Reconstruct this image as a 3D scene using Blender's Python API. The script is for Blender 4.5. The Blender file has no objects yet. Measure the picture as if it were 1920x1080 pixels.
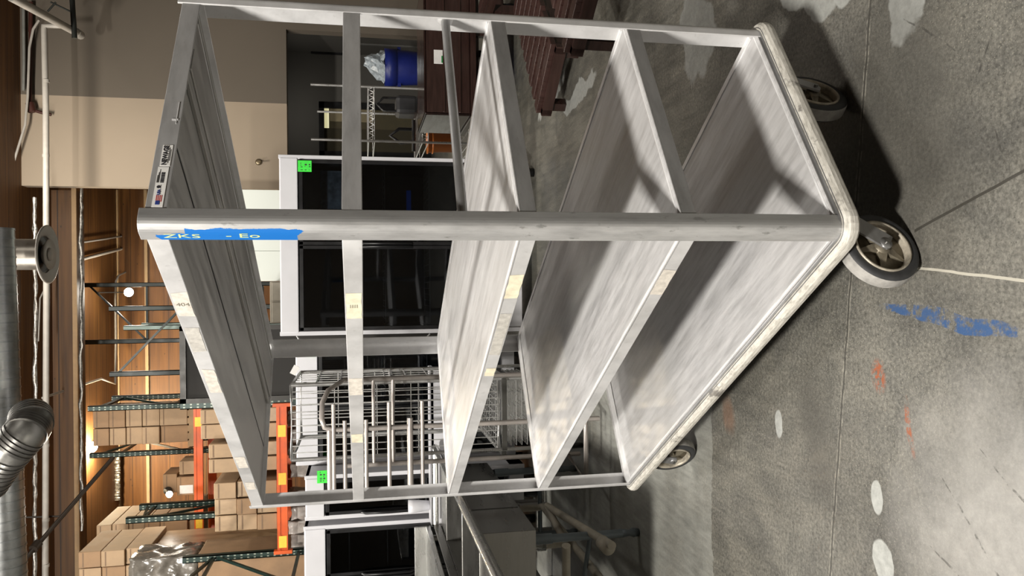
import bpy, bmesh, math, random
from mathutils import Vector, Matrix, noise
from math import sin, cos, pi, radians, sqrt, atan2
random.seed(7)
SC = bpy.context.scene
COL = SC.collection

# ------------------------------------------------------------------ camera model
FPX = 1434.4; PIT = radians(11.162); ROL = radians(0.55); CH = 1.39
def ray(px, py):
    v = 960 - px; u = 540 - py
    c, s = cos(ROL), sin(ROL)
    u, v = c*u + s*v, -s*u + c*v
    x = u/FPX; up = v/FPX
    return Vector((x, cos(PIT) + up*sin(PIT), up*cos(PIT) - sin(PIT)))
def at(px, py, Y):
    d = ray(px, py); d = d*(Y/d.y); return Vector((d.x, d.y, d.z + CH))
def fl(px, py, z=0.0):
    d = ray(px, py); d = d*((z - CH)/d.z); return Vector((d.x, d.y, z))
def zat(px, Y): return at(px, 540, Y).z
def xat(py, Y, px=675): return at(px, py, Y).x

# ------------------------------------------------------------------ object helpers
OFF = {}
class MB:
    def __init__(s): s.v = []; s.f = []; s.sm = []
    def add(s, vs, fs, smooth=False):
        n = len(s.v); s.v += [Vector(q) for q in vs]
        for f in fs: s.f.append([n+i for i in f]); s.sm.append(smooth)
        return s
    def box(s, a, b):
        x0, y0, z0 = a; x1, y1, z1 = b
        x0, x1 = min(x0, x1), max(x0, x1); y0, y1 = min(y0, y1), max(y0, y1); z0, z1 = min(z0, z1), max(z0, z1)
        return s.add([(x0,y0,z0),(x1,y0,z0),(x1,y1,z0),(x0,y1,z0),(x0,y0,z1),(x1,y0,z1),(x1,y1,z1),(x0,y1,z1)],
              [(0,3,2,1),(4,5,6,7),(0,1,5,4),(1,2,6,5),(2,3,7,6),(3,0,4,7)])
    def cbox(s, c, sz, rz=0.0, M=None):
        hx, hy, hz = sz[0]/2, sz[1]/2, sz[2]/2
        R = M if M is not None else Matrix.Rotation(rz, 3, 'Z')
        vs = [Vector(c) + R @ Vector(q) for q in [(-hx,-hy,-hz),(hx,-hy,-hz),(hx,hy,-hz),(-hx,hy,-hz),(-hx,-hy,hz),(hx,-hy,hz),(hx,hy,hz),(-hx,hy,hz)]]
        return s.add(vs, [(0,3,2,1),(4,5,6,7),(0,1,5,4),(1,2,6,5),(2,3,7,6),(3,0,4,7)])
    def bar(s, p, q, w, h, up=(0,0,1)):
        p, q = Vector(p), Vector(q); d = (q-p); L = d.length
        if L < 1e-6: return s
        d /= L; up = Vector(up)
        if abs(d.dot(up)) > .98: up = Vector((0,1,0))
        sd = d.cross(up).normalized(); u = sd.cross(d)
        return s.cbox((p+q)/2, (w, L, h), M=Matrix((sd, d, u)).transposed())
    def tube(s, pts, r, n=8, caps=True, closed=False):
        pts = [Vector(p) for p in pts]; m = len(pts); rings = []
        prev = None
        for i, p in enumerate(pts):
            if closed: t = (pts[(i+1) % m] - pts[i-1])
            elif i == 0: t = pts[1]-pts[0]
            elif i == m-1: t = pts[-1]-pts[-2]
            else: t = (pts[i+1]-pts[i]).normalized() + (pts[i]-pts[i-1]).normalized()
            t.normalize()
            if prev is None:
                a = Vector((0,0,1)) if abs(t.z) < .9 else Vector((1,0,0))
                prev = t.cross(a).normalized()
            prev = (prev - t*prev.dot(t)).normalized()
            b = t.cross(prev)
            rr = r[i] if isinstance(r, (list, tuple)) else r
            rings.append([p + (prev*cos(2*pi*k/n) + b*sin(2*pi*k/n))*rr for k in range(n)])
        vs = [q for g in rings for q in g]; fs = []
        rng = range(m) if closed else range(m-1)
        for i in rng:
            j = (i+1) % m
            for k in range(n):
                fs.append((i*n+k, i*n+(k+1) % n, j*n+(k+1) % n, j*n+k))
        s.add(vs, fs, True)
        if caps and not closed:
            s.add(rings[0], [tuple(range(n))[::-1]]); s.add(rings[-1], [tuple(range(n))])
        return s
    def lathe(s, prof, c=(0,0,0), ax=(0,0,1), n=32, smooth=True, close=False):
        ax = Vector(ax).normalized(); a = Vector((0,0,1)) if abs(ax.z) < .9 else Vector((1,0,0))
        e1 = ax.cross(a).normalized(); e2 = ax.cross(e1); c = Vector(c); vs = []; fs = []
        for r, h in prof:
            for k in range(n):
                t = 2*pi*k/n; vs.append(c + ax*h + (e1*cos(t)+e2*sin(t))*r)
        m = len(prof)
        for i in range(m if close else m-1):
            j = (i+1) % m
            for k in range(n): fs.append((i*n+k, i*n+(k+1) % n, j*n+(k+1) % n, j*n+k))
        return s.add(vs, fs, smooth)
    def prism(s, poly, z0, z1, M=None):
        n = len(poly); M = M or Matrix.Identity(4)
        vs = [M @ Vector((x, y, z0)) for x, y in poly] + [M @ Vector((x, y, z1)) for x, y in poly]
        fs = [tuple(range(n))[::-1], tuple(range(n, 2*n))] + [(i, (i+1) % n, n+(i+1) % n, n+i) for i in range(n)]
        return s.add(vs, fs)
    def quad(s, a, b, c, d): return s.add([a,b,c,d], [(0,1,2,3)])
    def build(s, name, mt, parent=None, origin=None, bevel=0.0, local=False, weld=True):
        me = bpy.data.meshes.new(name)
        off = Vector((0,0,0))
        if parent is not None: off = OFF.get(parent.name, Vector((0,0,0)))
        if origin is not None: off = Vector(origin)
        me.from_pydata([tuple(v-off) for v in s.v], [], s.f)
        for pl, sm in zip(me.polygons, s.sm): pl.use_smooth = sm
        bm = bmesh.new(); bm.from_mesh(me); bmesh.ops.recalc_face_normals(bm, faces=bm.faces); bm.to_mesh(me); bm.free()
        me.materials.append(mt); me.update()
        o = bpy.data.objects.new(name, me); COL.objects.link(o)
        if parent is not None:
            o.parent = parent; OFF[o.name] = off
        else:
            o.location = off; OFF[o.name] = off
        if bevel:
            b = o.modifiers.new('bevel', 'BEVEL'); b.width = bevel; b.segments = 2; b.limit_method = 'ANGLE'; b.angle_limit = radians(40)
        return o
def tag(o, label, cat, group=None):
    o['label'] = label; o['category'] = cat
    if group: o['group'] = group
    return o
def thing(name, loc, label, cat, group=None, rz=0.0):
    o = bpy.data.objects.new(name, None); COL.objects.link(o); o.empty_display_size = .1
    o.location = loc; o.rotation_euler = (0,0,rz); OFF[o.name] = Vector(loc) if rz == 0 else Vector((0,0,0))
    return tag(o, label, cat, group)
def struct(mb, name, mt, origin=None, bevel=0):
    o = mb.build(name, mt, origin=origin, bevel=bevel); o['kind'] = 'structure'; return o
def text_mb(txt, size, M, depth=.0004, bold=0.0):
    cu = bpy.data.curves.new('writing', 'FONT'); cu.body = txt; cu.size = size; cu.extrude = depth; cu.offset = bold
    cu.align_x = 'CENTER'; cu.align_y = 'CENTER'; cu.resolution_u = 3
    o = bpy.data.objects.new('writing', cu); COL.objects.link(o)
    dg = bpy.context.evaluated_depsgraph_get(); dg.update()
    me = bpy.data.meshes.new_from_object(o.evaluated_get(dg))
    mb = MB(); mb.add([M @ v.co for v in me.vertices], [tuple(q.vertices) for q in me.polygons])
    bpy.data.objects.remove(o); bpy.data.curves.remove(cu); bpy.data.meshes.remove(me)
    return mb
def frame_m(o, ex, ey):
    ex = Vector(ex).normalized(); ey = Vector(ey).normalized(); ez = ex.cross(ey)
    M = Matrix((ex, ey, ez)).transposed().to_4x4(); M.translation = Vector(o); return M

# ------------------------------------------------------------------ materials
class NT:
    def __init__(s, name):
        s.m = bpy.data.materials.new(name); s.m.use_nodes = True
        s.t = s.m.node_tree; s.b = s.t.nodes['Principled BSDF']; s.tc = None
    def n(s, typ, **kw):
        nd = s.t.nodes.new(typ)
        for k, v in kw.items(): setattr(nd, k, v)
        return nd
    def l(s, a, b): s.t.links.new(a, b)
    def obj(s):
        if s.tc is None: s.tc = s.n('ShaderNodeTexCoord')
        return s.tc.outputs['Object']
    def mapping(s, scale=(1,1,1), loc=(0,0,0), rot=(0,0,0), src=None):
        mp = s.n('ShaderNodeMapping'); mp.inputs['Scale'].default_value = scale; mp.inputs['Location'].default_value = loc; mp.inputs['Rotation'].default_value = rot
        s.l(src or s.obj(), mp.inputs['Vector']); return mp.outputs[0]
    def noise(s, scale=5, detail=4, rough=.55, vec=None, dist=0):
        nd = s.n('ShaderNodeTexNoise'); nd.inputs['Scale'].default_value = scale; nd.inputs['Detail'].default_value = detail
        nd.inputs['Roughness'].default_value = rough; nd.inputs['Distortion'].default_value = dist
        s.l(vec or s.obj(), nd.inputs['Vector']); return nd.outputs[0]
    def ramp(s, fac, stops):
        r = s.n('ShaderNodeValToRGB'); e = r.color_ramp.elements
        while len(e) < len(stops): e.new(.5)
        for q, (p, c) in zip(e, stops):
            q.position = p; q.color = (c, c, c, 1) if isinstance(c, (int, float)) else tuple(c) + (1,)
        s.l(fac, r.inputs[0]); return r.outputs[0]
    def mix(s, fac, a, b, mode='MIX'):
        m = s.n('ShaderNodeMix', data_type='RGBA', blend_type=mode); m.clamp_factor = True
        for sock, val in ((m.inputs[0], fac), (m.inputs[6], a), (m.inputs[7], b)):
            if isinstance(val, (int, float)): sock.default_value = val if sock == m.inputs[0] else (val, val, val, 1)
            elif isinstance(val, (tuple, list)): sock.default_value = tuple(val) + (1,)
            else: s.l(val, sock)
        return m.outputs[2]
    def math(s, op, a, b=0.0, c=0.0):
        m = s.n('ShaderNodeMath', operation=op)
        for sock, val in zip(m.inputs, (a, b, c)):
            if isinstance(val, (int, float)): sock.default_value = val
            else: s.l(val, sock)
        return m.outputs[0]
    def sep(s, vec=None):
        x = s.n('ShaderNodeSeparateXYZ'); s.l(vec or s.obj(), x.inputs[0]); return x.outputs
    def bump(s, h, strength=.2, dist=.01):
        b = s.n('ShaderNodeBump'); b.inputs['Strength'].default_value = strength; b.inputs['Distance'].default_value = dist
        s.l(h, b.inputs['Height']); s.l(b.outputs[0], s.b.inputs['Normal'])
    def col(s, c):
        if isinstance(c, (tuple, list)): s.b.inputs['Base Color'].default_value = tuple(c) + (1,)
        else: s.l(c, s.b.inputs['Base Color'])
    def set(s, rough=.5, metal=0.0, spec=None, coat=None):
        for k, v in (('Roughness', rough), ('Metallic', metal), ('Specular IOR Level', spec), ('Coat Weight', coat)):
            if v is None: continue
            if isinstance(v, (int, float)): s.b.inputs[k].default_value = v
            else: s.l(v, s.b.inputs[k])
        return s.m
_mc = {}
def M_(name, c, rough=.5, metal=0.0, var=.12, scale=8, stretch=(1,1,1), bump=0.0, spec=None):
    if name in _mc: return _mc[name]
    t = NT(name); c = tuple(c)
    f = t.noise(scale, 5, .6, t.mapping(stretch))
    lo = tuple(max(0, x*(1-var)) for x in c); hi = tuple(min(1, x*(1+var)) for x in c)
    t.col(t.ramp(f, [(.3, lo), (.7, hi)]))
    if bump: t.bump(f, bump, .005)
    _mc[name] = t.set(t.ramp(f, [(.3, max(.02, rough-.06)), (.7, min(1, rough+.06))]), metal, spec); return _mc[name]

def alu(name, base=.62, streak=(1,1,1), rough=.42, metal=.75, dirt=.5, tint=(1,1,1.01)):
    t = NT(name)
    a = t.noise(6, 6, .65, t.mapping(streak))
    b = t.noise(1.7, 4, .6)
    d = t.noise(60, 3, .6, t.mapping(tuple(1+(q-1)*.35 for q in streak)))
    c = t.ramp(a, [(.28, tuple(base*.74*x for x in tint)), (.52, tuple(base*x for x in tint)), (.75, tuple(min(1, base*1.18)*x for x in tint))])
    c = t.mix(t.ramp(b, [(.35, .55*dirt), (.65, 0.0)]), c, (base*.62, base*.6, base*.56))
    c = t.mix(t.ramp(d, [(.64, 0.0), (.75, .45*dirt)]), c, (base*.35, base*.34, base*.32))
    t.col(c); t.bump(d, .05, .002)
    return t.set(t.ramp(a, [(.3, rough-.08), (.7, rough+.12)]), metal)

ALU = alu('aluminium rail', .67, (1,1,1), .45, .3)
ALU_M = alu('half shaded aluminium face', .5, (1,1,4), .4, .5, .6)  # this and the next: rail aluminium darkened, shade put into the colour
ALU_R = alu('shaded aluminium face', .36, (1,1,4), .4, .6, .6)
ALU_SH = alu('aluminium shelf sheet', .66, (9,.9,9), .42, .4, .5, (.995,.99,1.0))
ALU_ED = alu('bright aluminium edge', .9, (1,1,1), .35, .35, .2)
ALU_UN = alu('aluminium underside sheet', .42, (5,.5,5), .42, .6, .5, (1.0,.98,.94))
ALU_DK = alu('dull aluminium', .4, (1,1,4), .45, .8, .7)
STEEL = M_('stainless steel', (.27,.265,.25), .3, .9, .12, 3, (1,1,6))
STEEL_L = M_('bright stainless steel', (.6,.6,.58), .28, .9, .1, 3, (1,1,6))
CHROME = M_('chrome wire', (.62,.62,.61), .3, .8, .1, 10)
CHROME_D = M_('dark chrome wire', (.16,.16,.155), .35, .8, .2, 10)
GALV = M_('galvanised duct', (.27,.275,.27), .35, .85, .25, 7)
WHITE = M_('white painted steel', (.66,.66,.69), .4, 0, .05, 3)
WPIPE = M_('white painted pipe', (.37,.345,.31), .5, 0, .1, 6)
BLACK = M_('black plastic', (.008,.008,.009), .35, 0, .3, 8)
DGREY = M_('dark grey steel sheet', (.02,.018,.016), .75, .0, .2, 2)
GREEN = M_('dark green rack steel', (.012,.03,.024), .4, .2, .3, 8)
def mat_perf():
    t = NT('perforated green rack steel'); x, y, z = t.sep()
    k = t.math('LESS_THAN', t.math('ABSOLUTE', t.math('SUBTRACT', t.math('ABSOLUTE', x), .017)), .008)
    k2 = t.math('LESS_THAN', t.math('FRACT', t.math('DIVIDE', z, .076)), .3)
    t.col(t.mix(t.math('MULTIPLY', k, k2), (.014,.034,.027), (.26,.29,.24))); return t.set(.4, .2)
GREEN_P = mat_perf()
ORANGE = M_('orange rack beam paint', (.66,.1,.012), .45, 0, .15, 6)
YELLOW = M_('yellow warning sticker', (.9,.55,.05), .5, 0, .1, 30)
LIME = M_('fluorescent green paper', (.05,.78,.06), .6, 0, .08, 20)
INK = M_('black ink', (.02,.02,.025), .6, 0, .1, 40)
PAPER = M_('white paper label', (.72,.71,.69), .6, 0, .06, 30)
TAPE = M_('cream masking tape', (.72,.66,.5), .7, 0, .18, 40)
TAPE_W = M_('whitish masking tape', (.6,.56,.5), .7, 0, .2, 60)
CARD = M_('brown cardboard', (.3,.185,.1), .75, 0, .14, 5)
CARD_L = M_('light cardboard', (.38,.26,.155), .75, 0, .12, 5)
PLASTIC = M_('pale wrapped plastic', (.55,.5,.46), .25, 0, .2, 14, bump=.4)
FOIL = M_('silver foil tape', (.3,.285,.26), .35, .7, .6, 30, bump=.6)
BROWN = M_('dark brown lacquered wood', (.034,.018,.015), .16, 0, .3, 4, (1,1,8))
BROWN2 = M_('brown slatted wood', (.04,.02,.017), .3, 0, .3, 6, (1,8,1))
CREAM = M_('cream wood', (.62,.55,.42), .6, 0, .1, 5)
BLUE = M_('blue bin plastic', (.004,.012,.13), .45, 0, .2, 5)
GREYPL = M_('grey partition', (.2,.19,.175), .6, 0, .1, 4)
RUBBER = M_('dark grey rubber tyre', (.035,.036,.038), .6, 0, .25, 30)
TREAD = M_('worn pale tyre tread', (.32,.31,.29), .8, 0, .25, 40)
CASTIRON = M_('grimy cast wheel rim', (.2,.175,.13), .5, .4, .5, 30)
CASTRIM = M_('pale wheel rim edge', (.42,.38,.31), .5, .3, .4, 40)
LEGGREY = M_('blue grey painted leg', (.13,.155,.17), .4, .3, .15, 12)
PVC = M_('dirty cream plastic pipe', (.34,.31,.25), .5, 0, .2, 10)
REDPIPE = M_('dark red pipe', (.05,.014,.009), .5, 0, .2, 10)
ORPL = M_('orange plastic', (.5,.15,.03), .4, 0, .15, 8)
BAG = M_('crumpled clear bag', (.3,.34,.37), .2, 0, .35, 20, bump=.9)
TUBEP = M_('worn grey tube', (.4,.365,.34), .4, .4, .15, 12)

def mat_bumper():
    t = NT('white vinyl bumper'); n = t.noise(30, 6, .65, t.mapping((1,1,6))); d = t.noise(9, 5, .7)
    c = t.ramp(n, [(.3, (.3,.285,.25)), (.5, (.52,.5,.45)), (.7, (.64,.62,.57))])
    c = t.mix(t.ramp(d, [(.58, 0.0), (.66, .8)]), c, (.12,.11,.1)); t.col(c); return t.set(.5)
BUMPER = mat_bumper()

def mat_post():
    # near post: aluminium with worn remains of blue tape/paint on the long-side leg near the top
    t = NT('aluminium post with blue paint')
    a = t.noise(7, 6, .65, t.mapping((4,4,.8))); d = t.noise(50, 4, .6, t.mapping((1,1,.4)))
    c = t.ramp(a, [(.28, .42), (.5, .6), (.75, .74)])
    c = t.mix(t.ramp(d, [(.62, 0.0), (.7, .6)]), c, (.2,.2,.19))
    x, y, z = t.sep()
    e = t.noise(34, 5, .6, t.mapping((1,1,.55)))
    ee = t.math('MULTIPLY', t.math('SUBTRACT', e, .5), .05)
    # patch along z between 1.50 and 1.80, on the leg where y is large and x is small
    zc = t.math('ABSOLUTE', t.math('SUBTRACT', z, 1.652))
    m1 = t.math('LESS_THAN', t.math('ADD', zc, t.math('MULTIPLY', ee, 1.6)), .135)
    edge = t.math('ADD', t.math('MULTIPLY', t.math('GREATER_THAN', z, 1.735), .018), .009)
    side = t.math('SUBTRACT', t.math('SUBTRACT', y, x), edge)
    m2 = t.math('GREATER_THAN', t.math('ADD', side, t.math('MULTIPLY', ee, .45)), 0.0)
    mk = t.math('MULTIPLY', m1, m2)
    sh = t.ramp(t.math('MULTIPLY', t.math('SUBTRACT', x, y), 20), [(.0, 0.0), (.35, .55)])  # short-side face of the post darkened, its shade put into the colour
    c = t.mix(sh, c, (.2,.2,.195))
    c = t.mix(mk, c, (.012,.15,.5)); t.col(c)
    return t.set(.42, t.math('SUBTRACT', .6, t.math('MULTIPLY', mk, .6)))
POST_BLUE = mat_post()

def mat_wood(name, a, b, c2, board=.12):
    t = NT(name)
    g = t.noise(1.0, 6, .6, t.mapping((.6, 14, 14)))
    g2 = t.noise(1.0, 3, .6, t.mapping((.25, 5, 5)))
    col = t.ramp(g, [(.3, a), (.5, b), (.7, c2)])
    col = t.mix(t.ramp(g2, [(.35, .45), (.6, 0.0)]), col, a)
    v = t.n('ShaderNodeTexVoronoi'); v.inputs['Scale'].default_value = 3.5; t.l(t.mapping((.8, 1.5, 1.5)), v.inputs['Vector'])
    col = t.mix(t.ramp(v.outputs['Distance'], [(.03, .85), (.07, 0.0)]), col, tuple(x*.25 for x in a))
    x, y, z = t.sep()
    yz = t.math('ADD', y, z)
    fr = t.math('FRACT', t.math('DIVIDE', yz, board*3))
    col = t.mix(t.math('LESS_THAN', fr, .035), col, tuple(q*.5 for q in a))
    t.col(col); t.bump(g, .1, .004); return t.set(.6)
WOOD = mat_wood('timber ceiling boards', (.068,.025,.0045), (.125,.05,.009), (.185,.08,.016))
WOOD_D = mat_wood('timber beam', (.05,.02,.004), (.09,.037,.007), (.13,.056,.012), .2)

def mat_floor():
    t = NT('stained concrete')
    P = t.obj()
    big = t.noise(1.1, 6, .62, P, .4); mid = t.noise(5, 6, .65, P, .6); fine = t.noise(90, 3, .7, P); spk = t.noise(230, 2, .5, P)
    scr = t.noise(14, 5, .6, t.mapping((1, 7, 1), rot=(0,0,.7)))
    c = t.ramp(big, [(.3, (.092,.09,.08)), (.5, (.132,.129,.116)), (.68, (.172,.168,.152))])
    c = t.mix(.75, c, t.ramp(mid, [(.3, (.62,.62,.64)), (.5, (.95,.94,.92)), (.72, (1.3,1.26,1.2))]), 'MULTIPLY')
    c = t.mix(1.0, c, t.ramp(fine, [(.3, .55), (.5, 1.0), (.7, 1.5)]), 'MULTIPLY')
    zone = t.noise(.9, 3, .5, t.mapping((1,1,1), loc=(4.3,1.7,0)))
    sp = t.math('MULTIPLY', t.ramp(spk, [(.6, 0.0), (.7, .75)]), t.ramp(zone, [(.4, .1), (.6, 1.0)]))
    c = t.mix(sp, c, (.36,.34,.28))
    sd = t.ramp(t.noise(150, 2, .5, P), [(.64, 0.0), (.72, .7)])
    c = t.mix(sd, c, (.04,.038,.034))
    c = t.mix(t.ramp(scr, [(.68, 0.0), (.74, .3)]), c, (.3,.3,.28))
    # ---- patches of filler, remains of paint, darker ovals and one painted pool of light: (x, y, rx, ry, rot, colour, strength, ragged)
    wob = t.n('ShaderNodeTexNoise'); wob.inputs['Scale'].default_value = 6; wob.inputs['Detail'].default_value = 5; t.l(P, wob.inputs['Vector'])
    ws = t.n('ShaderNodeVectorMath', operation='SUBTRACT'); t.l(wob.outputs['Color'], ws.inputs[0]); ws.inputs[1].default_value = (.5,.5,.5)
    def patch(c, x, y, rx, ry, rot, colr, strength, rag=.12, speck=None, soft=.1):
        sc = t.n('ShaderNodeVectorMath', operation='SCALE'); t.l(ws.outputs[0], sc.inputs[0]); sc.inputs['Scale'].default_value = rag
        ad = t.n('ShaderNodeVectorMath', operation='ADD'); t.l(P, ad.inputs[0]); t.l(sc.outputs[0], ad.inputs[1])
        su = t.n('ShaderNodeVectorMath', operation='SUBTRACT'); t.l(ad.outputs[0], su.inputs[0]); su.inputs[1].default_value = (x, y, 0)
        mp = t.n('ShaderNodeMapping', vector_type='TEXTURE'); mp.inputs['Rotation'].default_value = (0,0,rot); mp.inputs['Scale'].default_value = (rx, ry, 1000)
        t.l(su.outputs[0], mp.inputs['Vector'])
        ln = t.n('ShaderNodeVectorMath', operation='LENGTH'); t.l(mp.outputs[0], ln.inputs[0])
        m = t.ramp(ln.outputs['Value'], [(max(0, 1-soft), strength), (1.0, 0.0)])
        if speck is not None: m = t.math('MULTIPLY', m, t.ramp(speck, [(.45, 0.0), (.55, 1.0)]))
        return t.mix(m, c, colr)
    pale = t.mix(.6, (.4,.41,.39), t.ramp(t.noise(40, 5, .7, P), [(.3, .55), (.7, 1.2)]), 'MULTIPLY')
    rag1 = t.noise(38, 4, .6, P)
    # coated slab beyond the far joint
    px_, py_, pz_ = t.sep(P)
    edge = t.math('ADD', py_, t.math('ADD', t.math('MULTIPLY', px_, .03), t.math('MULTIPLY', t.math('SUBTRACT', mid, .5), .12)))
    slab = t.ramp(edge, [(.0, 0.0), (1.0, 1.0)])
    slab = t.math('MULTIPLY', t.math('GREATER_THAN', edge, 2.86), t.math('LESS_THAN', t.math('ADD', px_, t.math('MULTIPLY', mid, .3)), -.15))
    strk = t.noise(3, 6, .65, t.mapping((9, 1.0, 1)))
    c = t.mix(t.ramp(t.math('DIVIDE', py_, 5), [(.4, .15), (.62, .9)]), c, t.ramp(strk, [(.3, (.6,.6,.58)), (.5, (.97,.96,.92)), (.7, (1.3,1.27,1.2))]), 'MULTIPLY')
    fade = t.ramp(t.noise(2.2, 5, .6, t.mapping((1,1,1), loc=(2.1,5.2,0))), [(.33, .25), (.6, .75)])
    str2 = t.noise(6, 6, .65, t.mapping((6, 1.2, 1), rot=(0,0,.3)))
    c = t.mix(t.math('MULTIPLY', slab, fade), c, t.mix(.8, (.3,.305,.28), t.ramp(str2, [(.3, .6), (.7, 1.25)]), 'MULTIPLY'))
    near_lit = t.mix(.7, (.36,.35,.33), t.ramp(t.noise(25, 5, .7, P), [(.3, .7), (.7, 1.2)]), 'MULTIPLY')
    c = patch(c, -.62, 1.42, .5, .42, .2, near_lit, .75, .35, None, .7)  # brighter light on the near-left floor, put into the colour
    c = patch(c, .80, 1.73, .16, .085, -.2, pale, .9, .2)
    c = patch(c, .95, 2.2, .09, .2, -.6, pale, .75, .2)
    c = patch(c, .90, 2.0, .1, .06, 0, pale, .85, .1)
    c = patch(c, 1.42, 5.5, .09, .45, .15, pale, .8, .2)
    c = patch(c, 1.25, 4.75, .07, .4, .1, pale, .8, .2)
    c = patch(c, 1.12, 3.0, .28, .14, .2, pale, .6, .25)
    c = patch(c, -.583, 1.875, .05, .026, .1, pale, 1, .05)
    c = patch(c, -.765, 1.85, .07, .042, .25, pale, 1, .07)
    c = patch(c, -.475, 2.375, .05, .026, .0, pale, .9, .05)
    c = patch(c, -.085, 1.62, .022, .24, -.12, (.03,.08,.2), .95, .05, t.noise(24, 5, .7, P))
    c = patch(c, -.25, 1.87, .055, .034, .15, (.3,.09,.04), 1, .06, t.noise(40, 5, .7, P), .5)
    c = patch(c, -.37, 1.745, .085, .013, .2, (.3,.1,.05), 1, .05, t.noise(40, 5, .7, P), .5)
    c = patch(c, -.5, 2.75, .1, .06, .5, (.24,.13,.08), .5, .1, None, .5)
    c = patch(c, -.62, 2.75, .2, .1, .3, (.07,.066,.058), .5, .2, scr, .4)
    c = patch(c, .4, 1.75, .55, .3, .1, (.075,.071,.062), .6, .3, None, .6)  # soft darker oval by the cart's short side
    c = patch(c, -.45, 2.15, .3, .12, .1, (.085,.08,.07), .5, .3, None, .7)  # soft darker oval left of the cart
    for sx_, sy_, sr_, sl_ in ((.62,1.66,.9,.12),(.5,1.5,-.5,.08),(-.62,1.5,.75,.25),(-.72,1.38,-.7,.3),(-.5,1.36,.9,.22),(.3,1.45,.3,.06),(-.68,1.62,1.1,.06)):
        c = patch(c, sx_, sy_, sl_, .003, sr_, (.04,.038,.034), .65, .03, rag1)
    # ---- saw-cut joints and one dark stripe
    x, y, z = t.sep(P)
    jw = t.math('MULTIPLY', t.math('SUBTRACT', t.noise(9, 3, .5, P), .5), .012)
    j1 = t.math('ABSOLUTE', t.math('ADD', t.math('SUBTRACT', t.math('ADD', y, t.math('MULTIPLY', x, .128)), 1.983), jw))
    j2 = t.math('ABSOLUTE', t.math('ADD', t.math('SUBTRACT', t.math('SUBTRACT', x, t.math('MULTIPLY', y, .115)), -.155), jw))
    m2 = t.math('MULTIPLY', t.math('LESS_THAN', j2, .0035), t.math('LESS_THAN', y, 1.98))
    c = t.mix(t.math('MULTIPLY', t.ramp(j1, [(.003, .8), (.006, 0.0)]), 1.0), c, (.045,.043,.038))
    c = t.mix(t.math('MULTIPLY', t.ramp(t.math('ABSOLUTE', t.math('SUBTRACT', j1, .006)), [(.001, .6), (.003, 0.0)]), t.ramp(rag1, [(.4, 0.0), (.6, 1.0)])), c, (.42,.4,.34))
    c = t.mix(m2, c, (.42,.4,.34))
    dk = t.math('ABSOLUTE', t.math('ADD', t.math('SUBTRACT', t.math('ADD', y, t.math('MULTIPLY', x, 3.2)), 2.155), jw))  # straight dark stripe across the near floor
    c = t.mix(t.math('MULTIPLY', t.math('LESS_THAN', dk, .012), t.math('LESS_THAN', y, 1.72)), c, (.05,.047,.04))
    t.col(c); t.bump(t.math('ADD', t.math('MULTIPLY', fine, .6), mid), .12, .006)
    return t.set(t.ramp(mid, [(.3, .34), (.7, .5)]), 0, .5)
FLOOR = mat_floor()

def mat_wall(name, c, v=.05):
    t = NT(name); f = t.noise(.7, 3, .5); g = t.noise(120, 2, .5)
    t.col(t.ramp(f, [(.3, tuple(x*(1-v) for x in c)), (.7, tuple(x*(1+v) for x in c))])); t.bump(g, .08, .002)
    return t.set(.75)
W_BEIGE = mat_wall('beige painted wall', (.31,.25,.185))
W_GREY = mat_wall('taupe grey painted wall', (.11,.091,.07))
W_DARK = mat_wall('dark grey alcove wall', (.1,.094,.083))
W_WHITE = mat_wall('white insulated panel', (.68,.72,.68), .03)
def mat_glass(name, tint=(.42,.44,.46), refl=.3):
    t = NT(name); nt = t.t
    tr = t.n('ShaderNodeBsdfTransparent'); tr.inputs[0].default_value = tint + (1,)
    gl = t.n('ShaderNodeBsdfGlossy'); gl.inputs['Roughness'].default_value = .03; gl.inputs[0].default_value = (.9,.92,.95,1)
    f = t.n('ShaderNodeFresnel'); f.inputs[0].default_value = 1.5
    w = t.noise(3, 2, .5); fm = t.math('MULTIPLY', t.math('ADD', f.outputs[0], t.math('MULTIPLY', w, .04)), refl/.5)
    mx = t.n('ShaderNodeMixShader'); t.l(fm, mx.inputs[0]); t.l(tr.outputs[0], mx.inputs[1]); t.l(gl.outputs[0], mx.inputs[2])
    t.l(mx.outputs[0], t.t.nodes['Material Output'].inputs['Surface']); return t.m
GLASS = mat_glass('tinted door glass')
def mat_emit(name, c, s):
    t = NT(name); t.col((.8,.8,.8)); t.b.inputs['Emission Color'].default_value = tuple(c) + (1,); t.b.inputs['Emission Strength'].default_value = s; return t.m
LAMP = mat_emit('lit lamp lens', (1,.97,.9), 60)
LAMP_S = mat_emit('lit small lamp lens', (1,.95,.85), 25)
OFFICE = mat_emit('lit office wall', (1,.93,.5), .55)

# ------------------------------------------------------------------ setting
CZ = 6.3
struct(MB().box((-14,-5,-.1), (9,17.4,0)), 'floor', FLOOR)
struct(MB().box((-14,-5,CZ), (9,17.4,CZ+.2)), 'ceiling', WOOD)
struct(MB().box((-14,17,0), (9,17.2,CZ)), 'wall_timber_far', WOOD)
struct(MB().box((-14.2,-5,0), (-14,17.4,CZ)), 'wall_left', W_GREY)
struct(MB().box((9,-5,0), (9.2,17.4,CZ)), 'wall_right', W_GREY)
struct(MB().box((-14,-5.2,0), (9,-5,CZ)), 'wall_front', W_GREY)
b = MB(); b.box((-14,13.6,5.93), (1.66,13.95,CZ)); struct(b, 'trim_1', WOOD_D)
HZ = zat(541, 12.5); XS = xat(186, 12.5, 300); XR = xat(55, 12.5, 541); XL = 1.85
XW = xat(350, 12.5, 180)
struct(MB().box((XW,12.5,0), (XL,12.7,HZ)).box((XW,12.5,HZ), (XS,12.7,CZ)), 'wall_back_left', W_BEIGE)
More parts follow.
